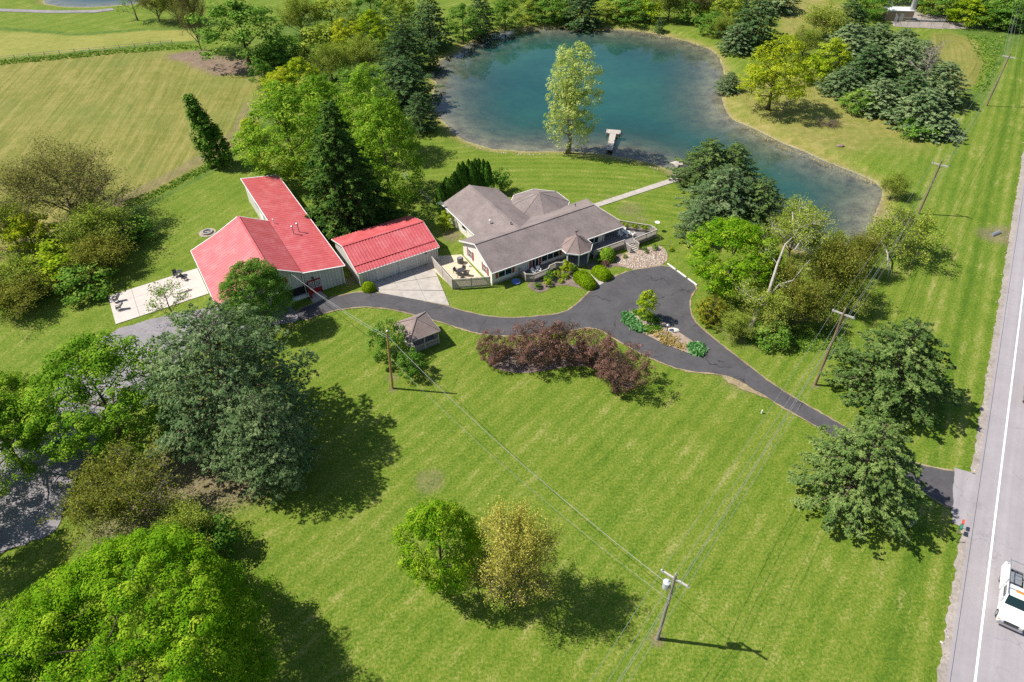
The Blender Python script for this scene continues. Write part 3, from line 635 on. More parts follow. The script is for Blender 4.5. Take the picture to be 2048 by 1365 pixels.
railing(sdk, [(24.4,-2.45),(26.7,-2.42),(28.9,-2.38),(28.92,-.97),(27.2,1.0),(25.6,2.95),(25.1,8.8)], .72, 1.62, [(24.4,-2.45),(26.7,-2.42),(28.9,-2.38),(28.92,-.97),(27.2,1.0),(25.6,2.95),(25.1,8.8)])
sk = MB()
for a, b in zip(dk2[1:6], dk2[2:6]): sk.bar((a[0],a[1]+.06,.35), (b[0],b[1]+.06,.35), .03, .6)
sk.build('skirt', M['wood'], sdk)
for k in range(4):
    st_ = MB().box(22.75, 24.35, -2.6-.32*k, -2.3-.32*k, 0, .58-.15*k); st_.build('step', M['greywood'], sdk)
for uu in (22.72, 24.38): railing(sdk, [(uu,-2.15),(uu,-3.5)], .1, 1.25, [(uu,-3.5)])
MB().box(23.9,24.05,.9,1.05,.72,2.5).build('porch_post', M['greywood'], sdk)
# picket fence round the side patio
fence = empty('picket_fence', yard(0, 0), A31, 'grey picket fence enclosing the tan patio at the house end', 'fence')
fp = [(-5.0,9.4),(-5.05,6.0),(-5.1,2.75),(-2.6,1.55),(-0.12,0.45)]
pk, rl = MB(), MB()
for a, b in zip(fp[:-1], fp[1:]):
    A, B = Vector((*a, 0)), Vector((*b, 0)); n = int((B - A).length/0.14)
    for i in range(n):
        p = A.lerp(B, (i + .5)/n); d = (B - A).normalized()*.045; pk.bar(p - d*1.38 + Vector((0,0,.9)), p + d*1.38 + Vector((0,0,.9)), .025, 1.66)
    for zz in (.35, 1.45): rl.bar(A + Vector((0,.0,zz)), B + Vector((0,0,zz)), .05, .09)
    rl.bar(A + Vector((0,0,1.76)), B + Vector((0,0,1.76)), .12, .04)
o = pk.build('pickets', M['greywood'], fence); o['kind'] = 'stuff'; rl.build('rail', M['greywood'], fence)
for p in fp: MB().box(p[0]-.06, p[0]+.06, p[1]-.06, p[1]+.06, 0, 1.85).build('post', M['greywood'], fence)

# ------------------------------------------------------------------ garage with the ribbed red roof
gar = empty('garage', yard(-16.5, 10.1), A31, 'low grey garage with bright red ribbed metal roof and two overhead doors', 'garage')
L_, W_, gz, grz = 13.15, 10.7, 2.6, 4.3
r = MB(); rib_roof(r, (0,0,gz), (L_,0,gz), (L_,W_/2,grz), (0,W_/2,grz)); r.build('roof', M['red_roof'], gar)
r = MB(); rib_roof(r, (0,W_,gz), (L_,W_,gz), (L_,W_/2,grz), (0,W_/2,grz)); r.build('roof', M['red_roof'], gar)
MB().bar((-.02,W_/2,grz+.05),(L_+.02,W_/2,grz+.05),.35,.05).build('ridge_cap', M['red_roof'], gar)
MB().bar((0,1.25,gz+.46),(L_,1.25,gz+.46),.07,.09).build('snow_guard', M['red'], gar)
w_ = MB(); w_.box(.3, L_-.3, .4, W_-.4, 0, gz-.08)
for uu in (.3, L_-.5): w_.add([(uu,.4,gz-.08),(uu,W_-.4,gz-.08),(uu,W_/2,grz-.14),(uu+.2,.4,gz-.08),(uu+.2,W_-.4,gz-.08),(uu+.2,W_/2,grz-.14)], [(0,1,2),(3,5,4),(0,3,4,1),(1,4,5,2),(2,5,3,0)])
w_.build('wall', M['steel_wall'], gar)
for uu in (-.02, L_+.02):
    for vv in (0, W_): q = MB(); q.bar((uu,vv,gz-.03),(uu,W_/2,grz-.03),.08,.17); q.build('rake_board', M['white'], gar)
q = MB(); gutter(q, (0,-.05,gz-.08), (L_,-.05,gz-.08), .11); q.build('gutter', M['white'], gar)
for u0 in (3.05, 6.7):
    fr = MB(); fr.box(u0-.1,u0,.33,.4,0,2.2); fr.box(u0+2.75,u0+2.85,.33,.4,0,2.2); fr.box(u0-.1,u0+2.85,.33,.4,2.2,2.3)
    dr = fr.build('overhead_door', M['white'], gar)
    for k in range(4): MB().box(u0, u0+2.75, .35, .39, .02+.545*k, .545*(k+1)).build('panel', M['door'], dr)
for uu in (.24, L_-.24): MB().box(uu-.05,uu+.05,.28,.38,0,gz-.1).build('downspout', M['white'], gar)
MB().box(10.9,11.1,.25,.4,1.9,2.2).build('wall_lamp', M['darkmetal'], gar)

# ------------------------------------------------------------------ barn: long shed wing and gabled hall with lean-to
barn = empty('barn', yard(-23.7, 12.15), A31, 'grey metal barn with red roofs, a long low wing and a taller gable', 'barn')
LV = 32.4
r = MB(); ribs_A, ribs_B = (6.15,0,3.2), (6.15,LV,3.2)
rib_roof(r, (6.15,LV,3.2), (6.15,0,3.2), (0,0,4.2), (0,LV,4.2), 0.62, .06, .02); r.build('wing_roof', M['red_roof'], barn)
q = MB(); q.bar((6.2,0,3.15),(6.2,LV,3.15),.09,.16); q.bar((-.03,16.2,4.2),(-.03,LV,4.2),.09,.18); q.bar((0,-.05,4.17),(6.2,-.05,3.17),.08,.18,(0,1,0)); q.bar((0,LV+.05,4.17),(6.2,LV+.05,3.17),.08,.18,(0,1,0)); q.build('eave_trim', M['white'], barn)
w_ = MB(); w_.add([(.25,.35,0),(5.8,.35,0),(5.8,LV-.35,0),(.25,LV-.35,0),(.25,.35,4.0),(5.8,.35,3.12),(5.8,LV-.35,3.12),(.25,LV-.35,4.0)], [(0,3,2,1),(4,5,6,7),(0,1,5,4),(1,2,6,5),(2,3,7,6),(3,0,4,7)]); w_.build('wing_wall', M['steel_wall'], barn)
GR, GZ = -4.1, 6.45          # ridge of the hall
GV0, GV1 = 0.05, 16.1
r = MB(); rib_roof(r, (0,GV0,4.32), (0,GV1,4.32), (GR,GV1,GZ), (GR,GV0,GZ), .62, .06, .02); r.build('hall_roof', M['red_roof'], barn)
r = MB(); rib_roof(r, (-8.1,GV0,4.5), (-8.1,GV1,4.5), (GR,GV1,GZ), (GR,GV0,GZ), .62, .06, .02); r.build('hall_roof', M['red_roof'], barn)
r = MB(); rib_roof(r, (-12.0,GV0,3.0), (-12.0,GV1,3.0), (-8.1,GV1,4.5), (-8.1,GV0,4.5), .62, .06, .02); r.build('lean_to_roof', M['red_roof'], barn)
MB().bar((GR,GV0,GZ+.04),(GR,GV1,GZ+.04),.32,.05).build('ridge_cap', M['red_roof'], barn)
for vv in (GV0-.04, GV1+.04):
    q = MB(); q.bar((0,vv,4.28),(GR,vv,GZ-.03),.08,.18,(0,1,0)); q.bar((GR,vv,GZ-.03),(-8.1,vv,4.46),.08,.18,(0,1,0)); q.bar((-8.1,vv,4.46),(-12,vv,2.96),.08,.18,(0,1,0)); q.build('rake_board', M['white'], barn)
w_ = MB()
prof = [(-11.6,0),(.2,0),(.2,4.1),(GR,6.25),(-8.1,4.3),(-11.6,2.95)]
n = len(prof); w_.add([(p[0],.45,p[1]) for p in prof] + [(p[0],15.7,p[1]) for p in prof], [tuple(range(n))[::-1], tuple(range(n, 2*n))] + [(i,(i+1)%n,n+(i+1)%n,n+i) for i in range(n)])
w_.build('hall_wall', M['gable_steel'], barn)
MB().bar((-12.02,GV0,2.95),(-12.02,GV1,2.95),.09,.15).build('gutter', M['white'], barn)
q = MB(); q.box(.45,2.35,.26,.34,0,2.35); q.box(.45,2.35,.22,.26,0,.9); ent = q.build('entry_panel', M['red'], barn)
q = MB(); q.box(.30,.45,-.9,.34,0,2.1); q.build('wing_panel', M['red'], barn)
window(barn, (.95,.26,0), (1,0,0), (0,-1,0), .62, 1.0, 1.05, 1, 0, None, (3,4)); window(barn, (1.9,.26,0), (1,0,0), (0,-1,0), .62, 1.0, 1.05, 1, 0, None, (3,4))
window(barn, (-3.1,.45,0), (1,0,0), (0,-1,0), 1.0, 1.0, 3.1, 1, .4, M['red'])
MB().box(-4.6,0.2,.30,.44,.55,1.75).build('bay_shade_box', M['bay_shade'], barn); MB().box(-4.7,.28,-.1,.29,0,.5).build('low_wall', M['white'], barn)  # no opening cut: flat near-black box carries the bay's shade as colour
MB().box(1.2,1.5,.1,.34,2.55,2.8).build('wall_lamp', M['darkmetal'], barn)
MB().box(-.05,.05,.25,.35,0,4.1).build('downspout', M['white'], barn)
MB().box(5.72,5.85,.22,.34,0,3.0).build('downspout', M['white'], barn)
for (uu, vv) in ((2.35,11.2), (3.25,11.6)):
    MB().lathe([(.10,-.3),(.10,1.25),(.19,1.25),(.19,1.42),(.04,1.5)], 10, (uu,vv,3.78)).build('flue', M['galv'], barn)
MB().lathe([(.07,-.2),(.07,.55),(.12,.55),(.12,.7),(.02,.75)], 8, (.6,15.3,4.15)).build('vent_pipe', M['white'], barn)
dr = MB().box(.16,.26,20.6,23.4,0,2.9).build('sliding_door', M['white'], barn); MB().box(.10,.16,20.5,25.6,2.9,3.0).build('door_track', M['galv'], barn)
MB().bar((.06,20.2,0),(.06,20.0,3.4),.08,.08).build('downspout', M['white'], barn)

# ------------------------------------------------------------------ gazebo
gz_ = empty('gazebo', (-12.42, 68.7, 0), A31, 'small square gazebo with shingled pyramid roof and white picket rails', 'gazebo')
hs, zt, za = 2.28, 2.4, 3.85
for k in range(4):
    c = [(-hs,-hs),(hs,-hs),(hs,hs),(-hs,hs)]; a, b = c[k], c[(k + 1) % 4]
    m = MB().slab([(*a,zt),(*b,zt),(0,0,za)], .09); m.bar((*a,zt+.02),(0,0,za+.02),.18,.05); m.build('roof_panel', M['shingle2'], gz_)
    q = MB(); q.bar((*a,zt-.08),(*b,zt-.08),.07,.14); q.build('fascia', M['greywood'], gz_)
MB().lathe([(.12,0),(.14,.06),(.05,.12),(.03,.2)],8,(0,0,za-.02)).build('finial', M['shingle2'], gz_)
MB().box(-2.05,2.05,-2.05,2.05,.05,.25).build('floor', M['deck'], gz_)
for (x, y) in ((-2,-2),(2,-2),(2,2),(-2,2),(0,-2),(0,2),(2,0),(-2,0)): MB().box(x-.06,x+.06,y-.06,y+.06,.05,zt-.05).build('post', M['greywood'], gz_)
for (a, b) in (((-1.94,-2),(-.06,-2)),((.06,-2),(1.94,-2)),((2,-1.94),(2,-.06)),((2,.06),(2,1.94)),((-2,-1.94),(-2,-.06)),((1.94,2),(.06,2))): railing(gz_, [a, b], .25, 1.05, [], M['greywood'], .15, .09)

# ------------------------------------------------------------------ vegetation: leaf clouds and branch skeletons
def unit(v): return v/np.maximum(np.linalg.norm(v, axis=-1, keepdims=True), 1e-9)
def leaf_mesh(name, C, N, size, aspect, tint, mat, rs, T=None, fold=0.12):
    n = len(C); N = unit(N)
    if T is None: T = rs.normal(size=(n, 3))
    T = unit(T - (T*N).sum(1, keepdims=True)*N); B = np.cross(N, T)
    L = (size*rs.uniform(0.7, 1.3, n))[:, None]*0.5 if np.ndim(size) == 0 else (size*rs.uniform(0.8, 1.2, n))[:, None]*0.5
    Wd = L/aspect; up = N*L*fold
    V = np.stack([C - T*L, C + B*Wd + up, C + T*L, C - B*Wd + up], 1).reshape(-1, 3)
    Fq = np.arange(4*n).reshape(n, 4)
    return mesh_np(name, V, Fq, mat, dict(tint=np.repeat(np.clip(tint, 0, 1), 4)))
def lobes(rs, k=9):
    """low-frequency bumps that break a crown's outline"""
    d = unit(rs.normal(size=(k, 3))); a = rs.uniform(-0.22, 0.26, k); return d, a
def lobe_f(D, lb):
    d, a = lb; s = np.ones(len(D))
    for di, ai in zip(d, a): s += ai*np.clip((D @ di - 0.35)/0.65, 0, 1)**1.5
    return s
def crown_cloud(rs, h, w, z0, nclump, cr, per, prof, flat=0.75, upn=0.5, rand=0.5, shell=0.35, lobek=10, sag=0.0, bough=.45):
    """clump centres spread over the outer part of a crown volume; leaves spread over each clump"""
    t = rs.beta(1.3, 1.2, nclump) if prof is not P_dome else rs.beta(1.25, .8, nclump); ang = rs.uniform(0, 2*np.pi, nclump)
    rad = prof(t); rho = 1 - np.abs(rs.normal(0, shell, nclump)); rho = np.clip(rho, 0.12, 1.0); top = rs.uniform(size=nclump) < np.clip((t - .72)/.2, 0, .75); rho = np.where(top, np.sqrt(rs.uniform(size=nclump)), rho); rad = np.where(top & (prof is P_dome), np.maximum(rad, .62), rad)
    D = np.stack([np.cos(ang)*rad, np.sin(ang)*rad, (t - .5)*2], 1); lf = lobe_f(unit(D), lobes(rs, lobek))
    cc = np.stack([np.cos(ang)*rad*rho*lf*w/2, np.sin(ang)*rad*rho*lf*w/2, z0 + (h - z0)*(0.5 + (t - .5)*np.clip(rho + .15, 0, 1)*lf)], 1)
    cc[:, 2] -= sag*rho*(1 - t)
    # gather the clumps into boughs: lobes of foliage with gaps between them
    ns = max(10, nclump//10); mid_ = np.array([0, 0, z0 + (h - z0)*.42]); sup = cc[:ns].copy(); sup = mid_ + (sup - mid_)*.88
    k_ = rs.randint(0, ns, nclump); sr_ = (w*.5)*rs.uniform(.12, .22, ns); od = unit(sup - mid_)
    bd = unit(rs.normal(size=(nclump, 3)) + od[k_]*.9 + np.array([0, 0, .55]))
    bgh = sup[k_] + bd*(sr_[k_]*rs.uniform(.75, 1.05, nclump))[:, None]*np.array([1, 1, .8])
    use = rs.uniform(size=nclump) < bough; cc = np.where(use[:, None], bgh, cc); cc[:, 2] = np.maximum(cc[:, 2], z0*.6 + .1)
    sz = cr*rs.uniform(0.65, 1.35, nclump); ci = np.repeat(np.arange(nclump), per); m = len(ci)
    d = unit(rs.normal(size=(m, 3))); d[:, 2] = np.where(d[:, 2] < -0.2, d[:, 2]*rs.choice([1, -1], m, p=[.35, .65]), d[:, 2])
    rr = rs.uniform(0.35, 1.0, m)**0.4; off = d*rr[:, None]*sz[ci][:, None]*np.array([1, 1, flat])
    C = cc[ci] + off; out = unit(cc - np.array([0, 0, z0 + (h - z0)*.4]))[ci]
    N = d*1.5 + out*0.25 + np.array([0, 0, upn*.7]) + rs.normal(size=(m, 3))*rand*.6
    tint = 0.5 + rs.normal(0, 0.17, nclump)[ci] + rs.normal(0, 0.12, m)
    return C, N, tint, cc
P_round = lambda t: np.sqrt(np.clip(1 - (2*t - 1)**2*0.95, 0, 1))
P_egg = lambda t: np.clip(np.sin(np.pi*np.clip(t, 0, 1)**0.75), 0, 1)**0.6*(1 - 0.18*t)
P_cone = lambda t: np.clip((1 - t)**0.8*1.0, 0.03, 1)
P_col = lambda t: np.clip(np.sin(np.pi*np.clip(t*0.94 + .05, 0, 1))**0.35, 0, 1)*(1 - .25*t)
P_flame = lambda t: np.clip(np.sin(np.pi*np.clip(t*.80 + .16, 0, 1)), 0, 1)**.8*(1 - .55*t)
P_dome = lambda t: np.sqrt(np.clip(1 - t**2*.96, 0, 1))

def skeleton(rs, h, w, z0, nl=7, twigs=0, depth=1, lean=(0, 0), r0=None, up=0.55, droop=0.0, trunk_h=None, seg=6, wiggle=0.06):
    """trunk, limbs and (for open crowns) a mass of twigs; returns MB and twig-end points with directions"""
    mb = MB(); r0 = r0 or h*0.018; th = trunk_h or h*0.8; ends = []
    tp = [Vector((lean[0]*f + rs.normal(0, wiggle*h*.12)*(f > 0), lean[1]*f + rs.normal(0, wiggle*h*.12)*(f > 0), th*f)) for f in np.linspace(0, 1, 6)]
    mb.tube(tp, [r0*(1.35 if i == 0 else 1 - .16*i) for i in range(6)], seg)
    def at(f): i = min(int(f*5), 4); return tp[i].lerp(tp[i + 1], f*5 - i)
    def grow(p, d, L, r, lev):
        q, pts, rad = p.copy(), [p.copy()], [r]; dd = d.copy(); ns = 4 if lev < 2 else 3
        for i in range(ns):
            dd = (dd + Vector(rs.normal(0, 0.16, 3)) + Vector((0, 0, 0.10 - droop*(i + 1)))).normalized()
            q = q + dd*L/ns; pts.append(q.copy()); rad.append(r*(1 - .8*(i + 1)/ns))
        mb.tube(pts, rad, 5 if lev == 0 else (4 if lev == 1 else 3), cap=False)
        ends.append((np.array(q), np.array(dd)))
        if lev < depth:
            for k in range(twigs):
                f = rs.uniform(.25, 1.0); i = min(int(f*ns), ns - 1); b = pts[i].lerp(pts[i + 1], f*ns - i)
                sd = (dd*0.6 + Vector(rs.normal(0, .55, 3)) + Vector((0, 0, .12 - droop))).normalized()
                grow(b, sd, L*rs.uniform(.35, .6), r*0.42, lev + 1)
        return q
    for k in range(nl):
        f = (z0/th) + (1 - z0/th)*(k + rs.uniform(0, .8))/nl; f = min(max(f, .15), .97); a = 2.4*k + rs.uniform(-.4, .4)
        L = w*0.5*(1.05 - 0.55*max(0, f - .3))*rs.uniform(.8, 1.05)
        grow(at(f), Vector((math.cos(a), math.sin(a), up + rs.uniform(-.2, .35))).normalized(), L, r0*(1.0 - .75*f)*.62, 0)
    return mb, ends
def ends_leaves(rs, ends, per, spread, size, rand=0.8):
    E = np.array([e[0] for e in ends]); m = len(E)*per; ci = np.repeat(np.arange(len(E)), per)
    D = np.array([e[1] for e in ends])
    C = E[ci] + rs.normal(0, spread, (m, 3)) - D[ci]*rs.uniform(0, spread*3.0, m)[:, None]
    N = rs.normal(0, rand, (m, 3)) + np.array([0, 0, .7]); t = .5 + rs.normal(0, .15, len(E))[ci] + rs.normal(0, .15, m)
    return C, N, t
def conifer(rs, h, w, z0, levels, nb, tufts, per, size, aspect, prof, rise=0.15, droop=0.25, tuft=0.35, side=0.5, spread=0.9, irregular=0.25):
    """whorled branches carrying flat plumes of needle tufts; also returns a trunk mesh builder"""
    mb = MB(); mb.tube([(0,0,0),(0,0,h*.5),(0,0,h*.97)], [h*.017, h*.011, .03], 6); C, N, T, ti = [], [], [], []
    for l in range(levels):
        t = (l + rs.uniform(-.3, .3))/levels; t = min(max(t, 0), .99); z = z0 + (h - z0)*t; R = w/2*float(prof(np.array([t]))[0])
        n_b = nb if t < .75 else max(3, nb - 2)
        for k in range(n_b):
            a = 2*np.pi*(k + rs.uniform(-.35, .35))/n_b + l*1.9; L = R*rs.uniform(1 - irregular, 1 + irregular*.5) + .25
            dr = np.array([np.cos(a), np.sin(a), 0]); sv = np.array([-np.sin(a), np.cos(a), 0])
            nt = max(3, int(tufts*L/(w/2)) + 2); tint0 = rs.normal(0, .12)
            tip = np.array([0, 0, z]) + dr*L + np.array([0, 0, rise*L - droop*L*.6])
            mb.tube([(0,0,z), tuple(np.array([0,0,z]) + dr*L*.5 + np.array([0,0,rise*L*.5 - droop*L*.15])), tuple(tip)], [.012*L + .015, .008*L + .01, .008], 3, cap=False)
            f = rs.uniform(.06, 1.0, nt)**.62; lat = rs.uniform(-1, 1, nt)*side*(1.08 - f)*L*.95 + rs.normal(0, .05, nt)
            pc = np.array([0, 0, z]) + dr*(f*L)[:, None] + sv*lat[:, None]; pc[:, 2] += rise*f*L - droop*f*f*L*.6 + rs.normal(0, .05*size/.3, nt)
            ci = np.repeat(np.arange(nt), per); m = len(ci)
            dirv = unit(dr + sv*(lat/(f*L + .3))[:, None]*1.1 + np.array([0, 0, .28]))[ci]
            tv = unit(dirv + rs.normal(0, spread*.55, (m, 3)))
            c = pc[ci] + tv*rs.uniform(.1, 1.0, m)[:, None]*tuft
            C.append(c); T.append(tv); N.append(np.array([0, 0, .9]) + dr*.35 + rs.normal(0, .32, (m, 3))); ti.append(.5 + tint0 + rs.normal(0, .13, nt)[ci] + rs.normal(0, .10, m))
    return np.concatenate(C), np.concatenate(N), np.concatenate(T), np.concatenate(ti), mb

M['bark'] = surf('bark', (0.115, 0.088, 0.068), 0.35, 3, 0.95, 0.1, fine=14); M['grey_bark'] = surf('grey_bark', (0.30, 0.26, 0.22), 0.3, 3, 0.95, 0.1, fine=14)
M['twig'] = surf('twig_bark', (0.15, 0.115, 0.085), 0.3, 3, 0.95, 0.1, fine=14); M['pale_bark'] = surf('pale_bark', (0.40, 0.36, 0.31), 0.25, 3, 0.95, 0.1, fine=14)
LM = dict(
    maple=leafmat('maple_leaves', (0.042, 0.110, 0.008), (0.100, 0.205, 0.016), (0.225, 0.32, 0.036), gain=(1.65,1.55,1.4)),
    bigmaple=leafmat('bright_maple_leaves', (0.040, 0.125, 0.005), (0.098, 0.210, 0.008), (0.235, 0.33, 0.026)),
    deep=leafmat('deep_green_leaves', (0.026, 0.074, 0.010), (0.066, 0.148, 0.020), (0.155, 0.245, 0.048), gain=(1.75,1.65,1.5)),
    lime=leafmat('lime_leaves', (0.080, 0.160, 0.006), (0.180, 0.265, 0.012), (0.34, 0.39, 0.032)),
    yellow=leafmat('yellow_green_leaves', (0.10, 0.165, 0.008), (0.215, 0.275, 0.012), (0.37, 0.40, 0.035)),
    pine=leafmat('pine_needles', (0.050, 0.096, 0.036), (0.130, 0.195, 0.082), (0.285, 0.345, 0.170), 0.3, gain=(1.45,1.45,1.4)),
    pine2=leafmat('warm_pine_needles', (0.036, 0.078, 0.020), (0.098, 0.158, 0.044), (0.225, 0.285, 0.095), 0.3, gain=(1.45,1.45,1.35)),
    bluepine=leafmat('blue_pine_needles', (0.026, 0.062, 0.022), (0.070, 0.130, 0.046), (0.150, 0.215, 0.090), 0.25, gain=(1.4,1.4,1.3)),
    spruce=leafmat('spruce_needles', (0.016, 0.050, 0.010), (0.045, 0.105, 0.020), (0.120, 0.190, 0.040), 0.2),
    arbor=leafmat('arborvitae_sprays', (0.016, 0.060, 0.008), (0.045, 0.120, 0.014), (0.12, 0.205, 0.030), 0.2),
    bud=leafmat('spring_buds', (0.16, 0.16, 0.022), (0.31, 0.31, 0.055), (0.50, 0.48, 0.13), 0.4),
    orange=leafmat('bronze_buds', (0.080, 0.105, 0.015), (0.165, 0.188, 0.030), (0.29, 0.295, 0.065), 0.4),
    olive=leafmat('olive_leaves', (0.068, 0.110, 0.014), (0.150, 0.200, 0.030), (0.28, 0.31, 0.065), 0.3, gain=(1.85,1.8,1.5)),
    brown=leafmat('brown_buds', (0.085, 0.092, 0.026), (0.155, 0.168, 0.045), (0.26, 0.27, 0.08), 0.35),
    purple=leafmat('crabapple_leaves', (0.048, 0.042, 0.020), (0.125, 0.074, 0.060), (0.27, 0.150, 0.135), 0.25),
    cotton=leafmat('cottonwood_leaves', (0.13, 0.20, 0.035), (0.25, 0.33, 0.08), (0.45, 0.50, 0.21), 0.4),
    hedge=leafmat('hedge_leaves', (0.060, 0.140, 0.004), (0.150, 0.250, 0.008), (0.30, 0.38, 0.020), 0.25),
    hosta=leafmat('hosta_leaves', (0.035, 0.120, 0.030), (0.10, 0.26, 0.09), (0.32, 0.48, 0.24), 0.25),
    weed=leafmat('rank_weeds', (0.035, 0.10, 0.012), (0.085, 0.185, 0.024), (0.21, 0.29, 0.06), 0.3),
    straw=leafmat('dry_tussock', (0.13, 0.13, 0.03), (0.30, 0.25, 0.09), (0.46, 0.38, 0.18), 0.3),
    gold=leafmat('golden_cedar', (0.050, 0.075, 0.006), (0.130, 0.150, 0.012), (0.28, 0.27, 0.030), 0.2))
PROTO = {}
def proto(key, h, w, crown, trunk): PROTO[key] = dict(h=h, w=w, crown=crown, trunk=trunk)
def broad(key, seed, h, w, z0, nclump, cr, per, size, lm, prof=P_round, nl=8, depth=0, twigs=0, bark='bark', flat=.75, upn=.5, rand=.5, shell=.35, aspect=1.35, up=.55, droop=0.0, sag=0.0, bough=.45):
    rs = np.random.RandomState(seed); C, N, t, cc = crown_cloud(rs, h, w, z0, nclump, cr, per, prof, flat, upn, rand, shell, sag=sag, bough=bough if prof not in (P_col, P_flame) else 0)
    mb, _ = skeleton(rs, h, w*.85, max(z0*.9, h*.15), nl, twigs, depth, up=up, droop=droop)
    proto(key, h, w, leaf_mesh(key + '_crown', C, N, size, aspect, t, LM[lm], rs), mb.mesh(key + '_trunk', M[bark], True))
def open_tree(key, seed, h, w, z0, nl, twigs, depth, per, spread, size, lm, bark='twig', up=.55, droop=0.0, rand=.8, trunk_h=None, r0=None):
    rs = np.random.RandomState(seed); mb, ends = skeleton(rs, h, w, z0, nl, twigs, depth, up=up, droop=droop, trunk_h=trunk_h, r0=r0)
    C, N, t = ends_leaves(rs, ends, per, spread, size, rand)
    proto(key, h, w, leaf_mesh(key + '_crown', C, N, size, 1.5, t, LM[lm], rs), mb.mesh(key + '_trunk', M[bark]))
def fir(key, seed, h, w, z0, levels, nb, tufts, per, size, aspect, lm, prof, **kw):
    rs = np.random.RandomState(seed); C, N, T, t, mb = conifer(rs, h, w, z0, levels, nb, tufts, per, size, aspect, prof, **kw)
    proto(key, h, w, leaf_mesh(key + '_crown', C, N, size, aspect, t, LM[lm], rs, T), mb.mesh(key + '_trunk', M['bark']))
broad('bigmaple', 3, 15, 25, 1.5, 1500, .66, 125, .16, 'bigmaple', P_dome, 10, shell=.08, flat=1.0, rand=.35, upn=.2, bough=.2)
for i, sd in enumerate((11, 12, 13)): broad('maple%d' % i, sd, 12, 11, 1.2, 500, .60, 74, .17, ('maple', 'maple', 'deep')[i], P_egg, 9, shell=.22, bough=.2)
for i, sd in enumerate((14, 15)): broad('round%d' % i, sd, 15, 13, 1.0, 470, .85, 50, .26, ('maple', 'maple')[i], P_egg, 8, shell=.2, bough=.25)
for i, (sd, lm) in enumerate(((21, 'lime'), (22, 'deep'), (23, 'olive'), (24, 'yellow'), (25, 'weed'))): broad('far%d' % i, sd, 12, 10, .6, 190, .85, 46, .30, lm, P_egg, 7, shell=.28)
broad('limemaple', 31, 11, 10, .8, 500, .56, 60, .18, 'bigmaple', P_egg, 9, shell=.2, upn=.4, bough=.2)
broad('yellowtree', 32, 16, 13, 2.0, 420, .75, 36, .26, 'yellow', P_egg, 10, 1, 3, shell=.4)
broad('cottonwood', 33, 20.5, 8.0, 2.2, 640, .60, 40, .21, 'cotton', P_col, 16, 1, 3, 'grey_bark', shell=.42, flat=1.0, upn=.2, rand=.8, up=.9)
broad('poplar', 34, 11, 3.2, .2, 420, .30, 34, .19, 'deep', P_flame, 8, up=2.2, flat=1.5, upn=.3)
broad('gazebotree', 35, 6, 6, .4, 170, .55, 34, .22, 'deep', P_round, 8, 1, 3, shell=.35)
for i, (sd, lm) in enumerate(((41, 'weed'), (42, 'olive'), (43, 'deep'), (44, 'hedge'), (45, 'lime'))): broad('bush%d' % i, sd, 3, 4, .1, 90, .48, 26, .22, lm, P_dome, 6, shell=.3)
broad('lollipop', 46, 4.6, 2.5, 1.4, 110, .36, 30, .17, 'lime', P_egg, 6, shell=.25, bough=0)
for i, sd in enumerate((51, 52, 53)): broad('crab%d' % i, sd, 4.6, 5.2, .15, 300, .36, 34, .13, 'purple', P_round, 20, 1, 5, 'twig', shell=.28, bough=.4, up=1.3, rand=.7)
open_tree('budtree', 54, 12.5, 10.5, 1.4, 30, 10, 2, 6, .20, .17, 'bud', 'twig', up=.75, droop=.02)
open_tree('brownwood0', 55, 12, 15, 1.0, 26, 10, 2, 6, .35, .20, 'brown', 'twig', up=.8); open_tree('brownwood1', 56, 9, 10, .5, 22, 9, 2, 7, .26, .20, 'olive', 'twig', up=.8)
open_tree('bronze', 57, 6, 10, .5, 26, 10, 2, 7, .19, .17, 'orange', 'grey_bark', up=.75)
open_tree('scrub', 58, 5, 8, .3, 22, 9, 2, 7, .2, .18, 'orange', 'twig', up=.8); open_tree('willow', 59, 8, 10, 1.5, 16, 9, 2, 6, .25, .24, 'olive', 'twig', up=.9, droop=.12)
open_tree('sapling', 60, 6, 5, 1.0, 10, 7, 1, 12, .22, .17, 'maple', 'twig', up=.8); open_tree('dead', 61, 13, 6, 3, 14, 7, 2, 0 + 1, .1, .06, 'brown', 'grey_bark', up=1.1)
P_pine = lambda t: np.clip((1 - t)**0.55*(0.72 + .42*np.clip(t*4, 0, 1)), .05, 1.0); P_layer = lambda t: np.clip((1 - t)**0.72*(0.80 + .3*np.clip(t*5, 0, 1)), .04, 1.0); P_sp = lambda t: np.clip((1 - t)**.85, .03, 1)
for i, sd in enumerate((71,)): fir('bigpine%d' % i, sd, 16, 17, .8, 23, 8, 66, 15, .215, 2.8, 'pine', P_pine, rise=.30, droop=.25, tuft=.28, side=.6)
for i, (sd, lm) in enumerate(((73, 'pine2'), (74, 'pine2'), (75, 'bluepine'), (76, 'pine'))): fir('pine%d' % i, sd, 12, 11, .5, 19, 8, 54, 10, .21, 2.2, lm, P_layer, rise=.20, droop=.24, tuft=.20, side=.36, irregular=.26)
for i, (sd, lm) in enumerate(((77, 'bluepine'), (78, 'pine'))): fir('farpine%d' % i, sd, 14, 10, .4, 18, 8, 22, 9, .33, 2.0, lm, P_layer, rise=.10, droop=.22, tuft=.28, side=.36)
fir('spruce', 79, 21, 12.5, .4, 32, 9, 24, 14, .36, 2.8, 'spruce', P_sp, rise=.05, droop=.55, tuft=.42, side=.42, irregular=.3)
fir('smallfir', 80, 5, 3.6, .1, 12, 6, 8, 8, .26, 3, 'bluepine', P_sp, rise=.2, droop=.25, tuft=.25); fir('goldcedar', 81, 4.2, 4.6, .1, 11, 6, 11, 12, .22, 2.6, 'gold', P_pine, rise=.35, droop=.2, tuft=.25)
rs = np.random.RandomState(82)
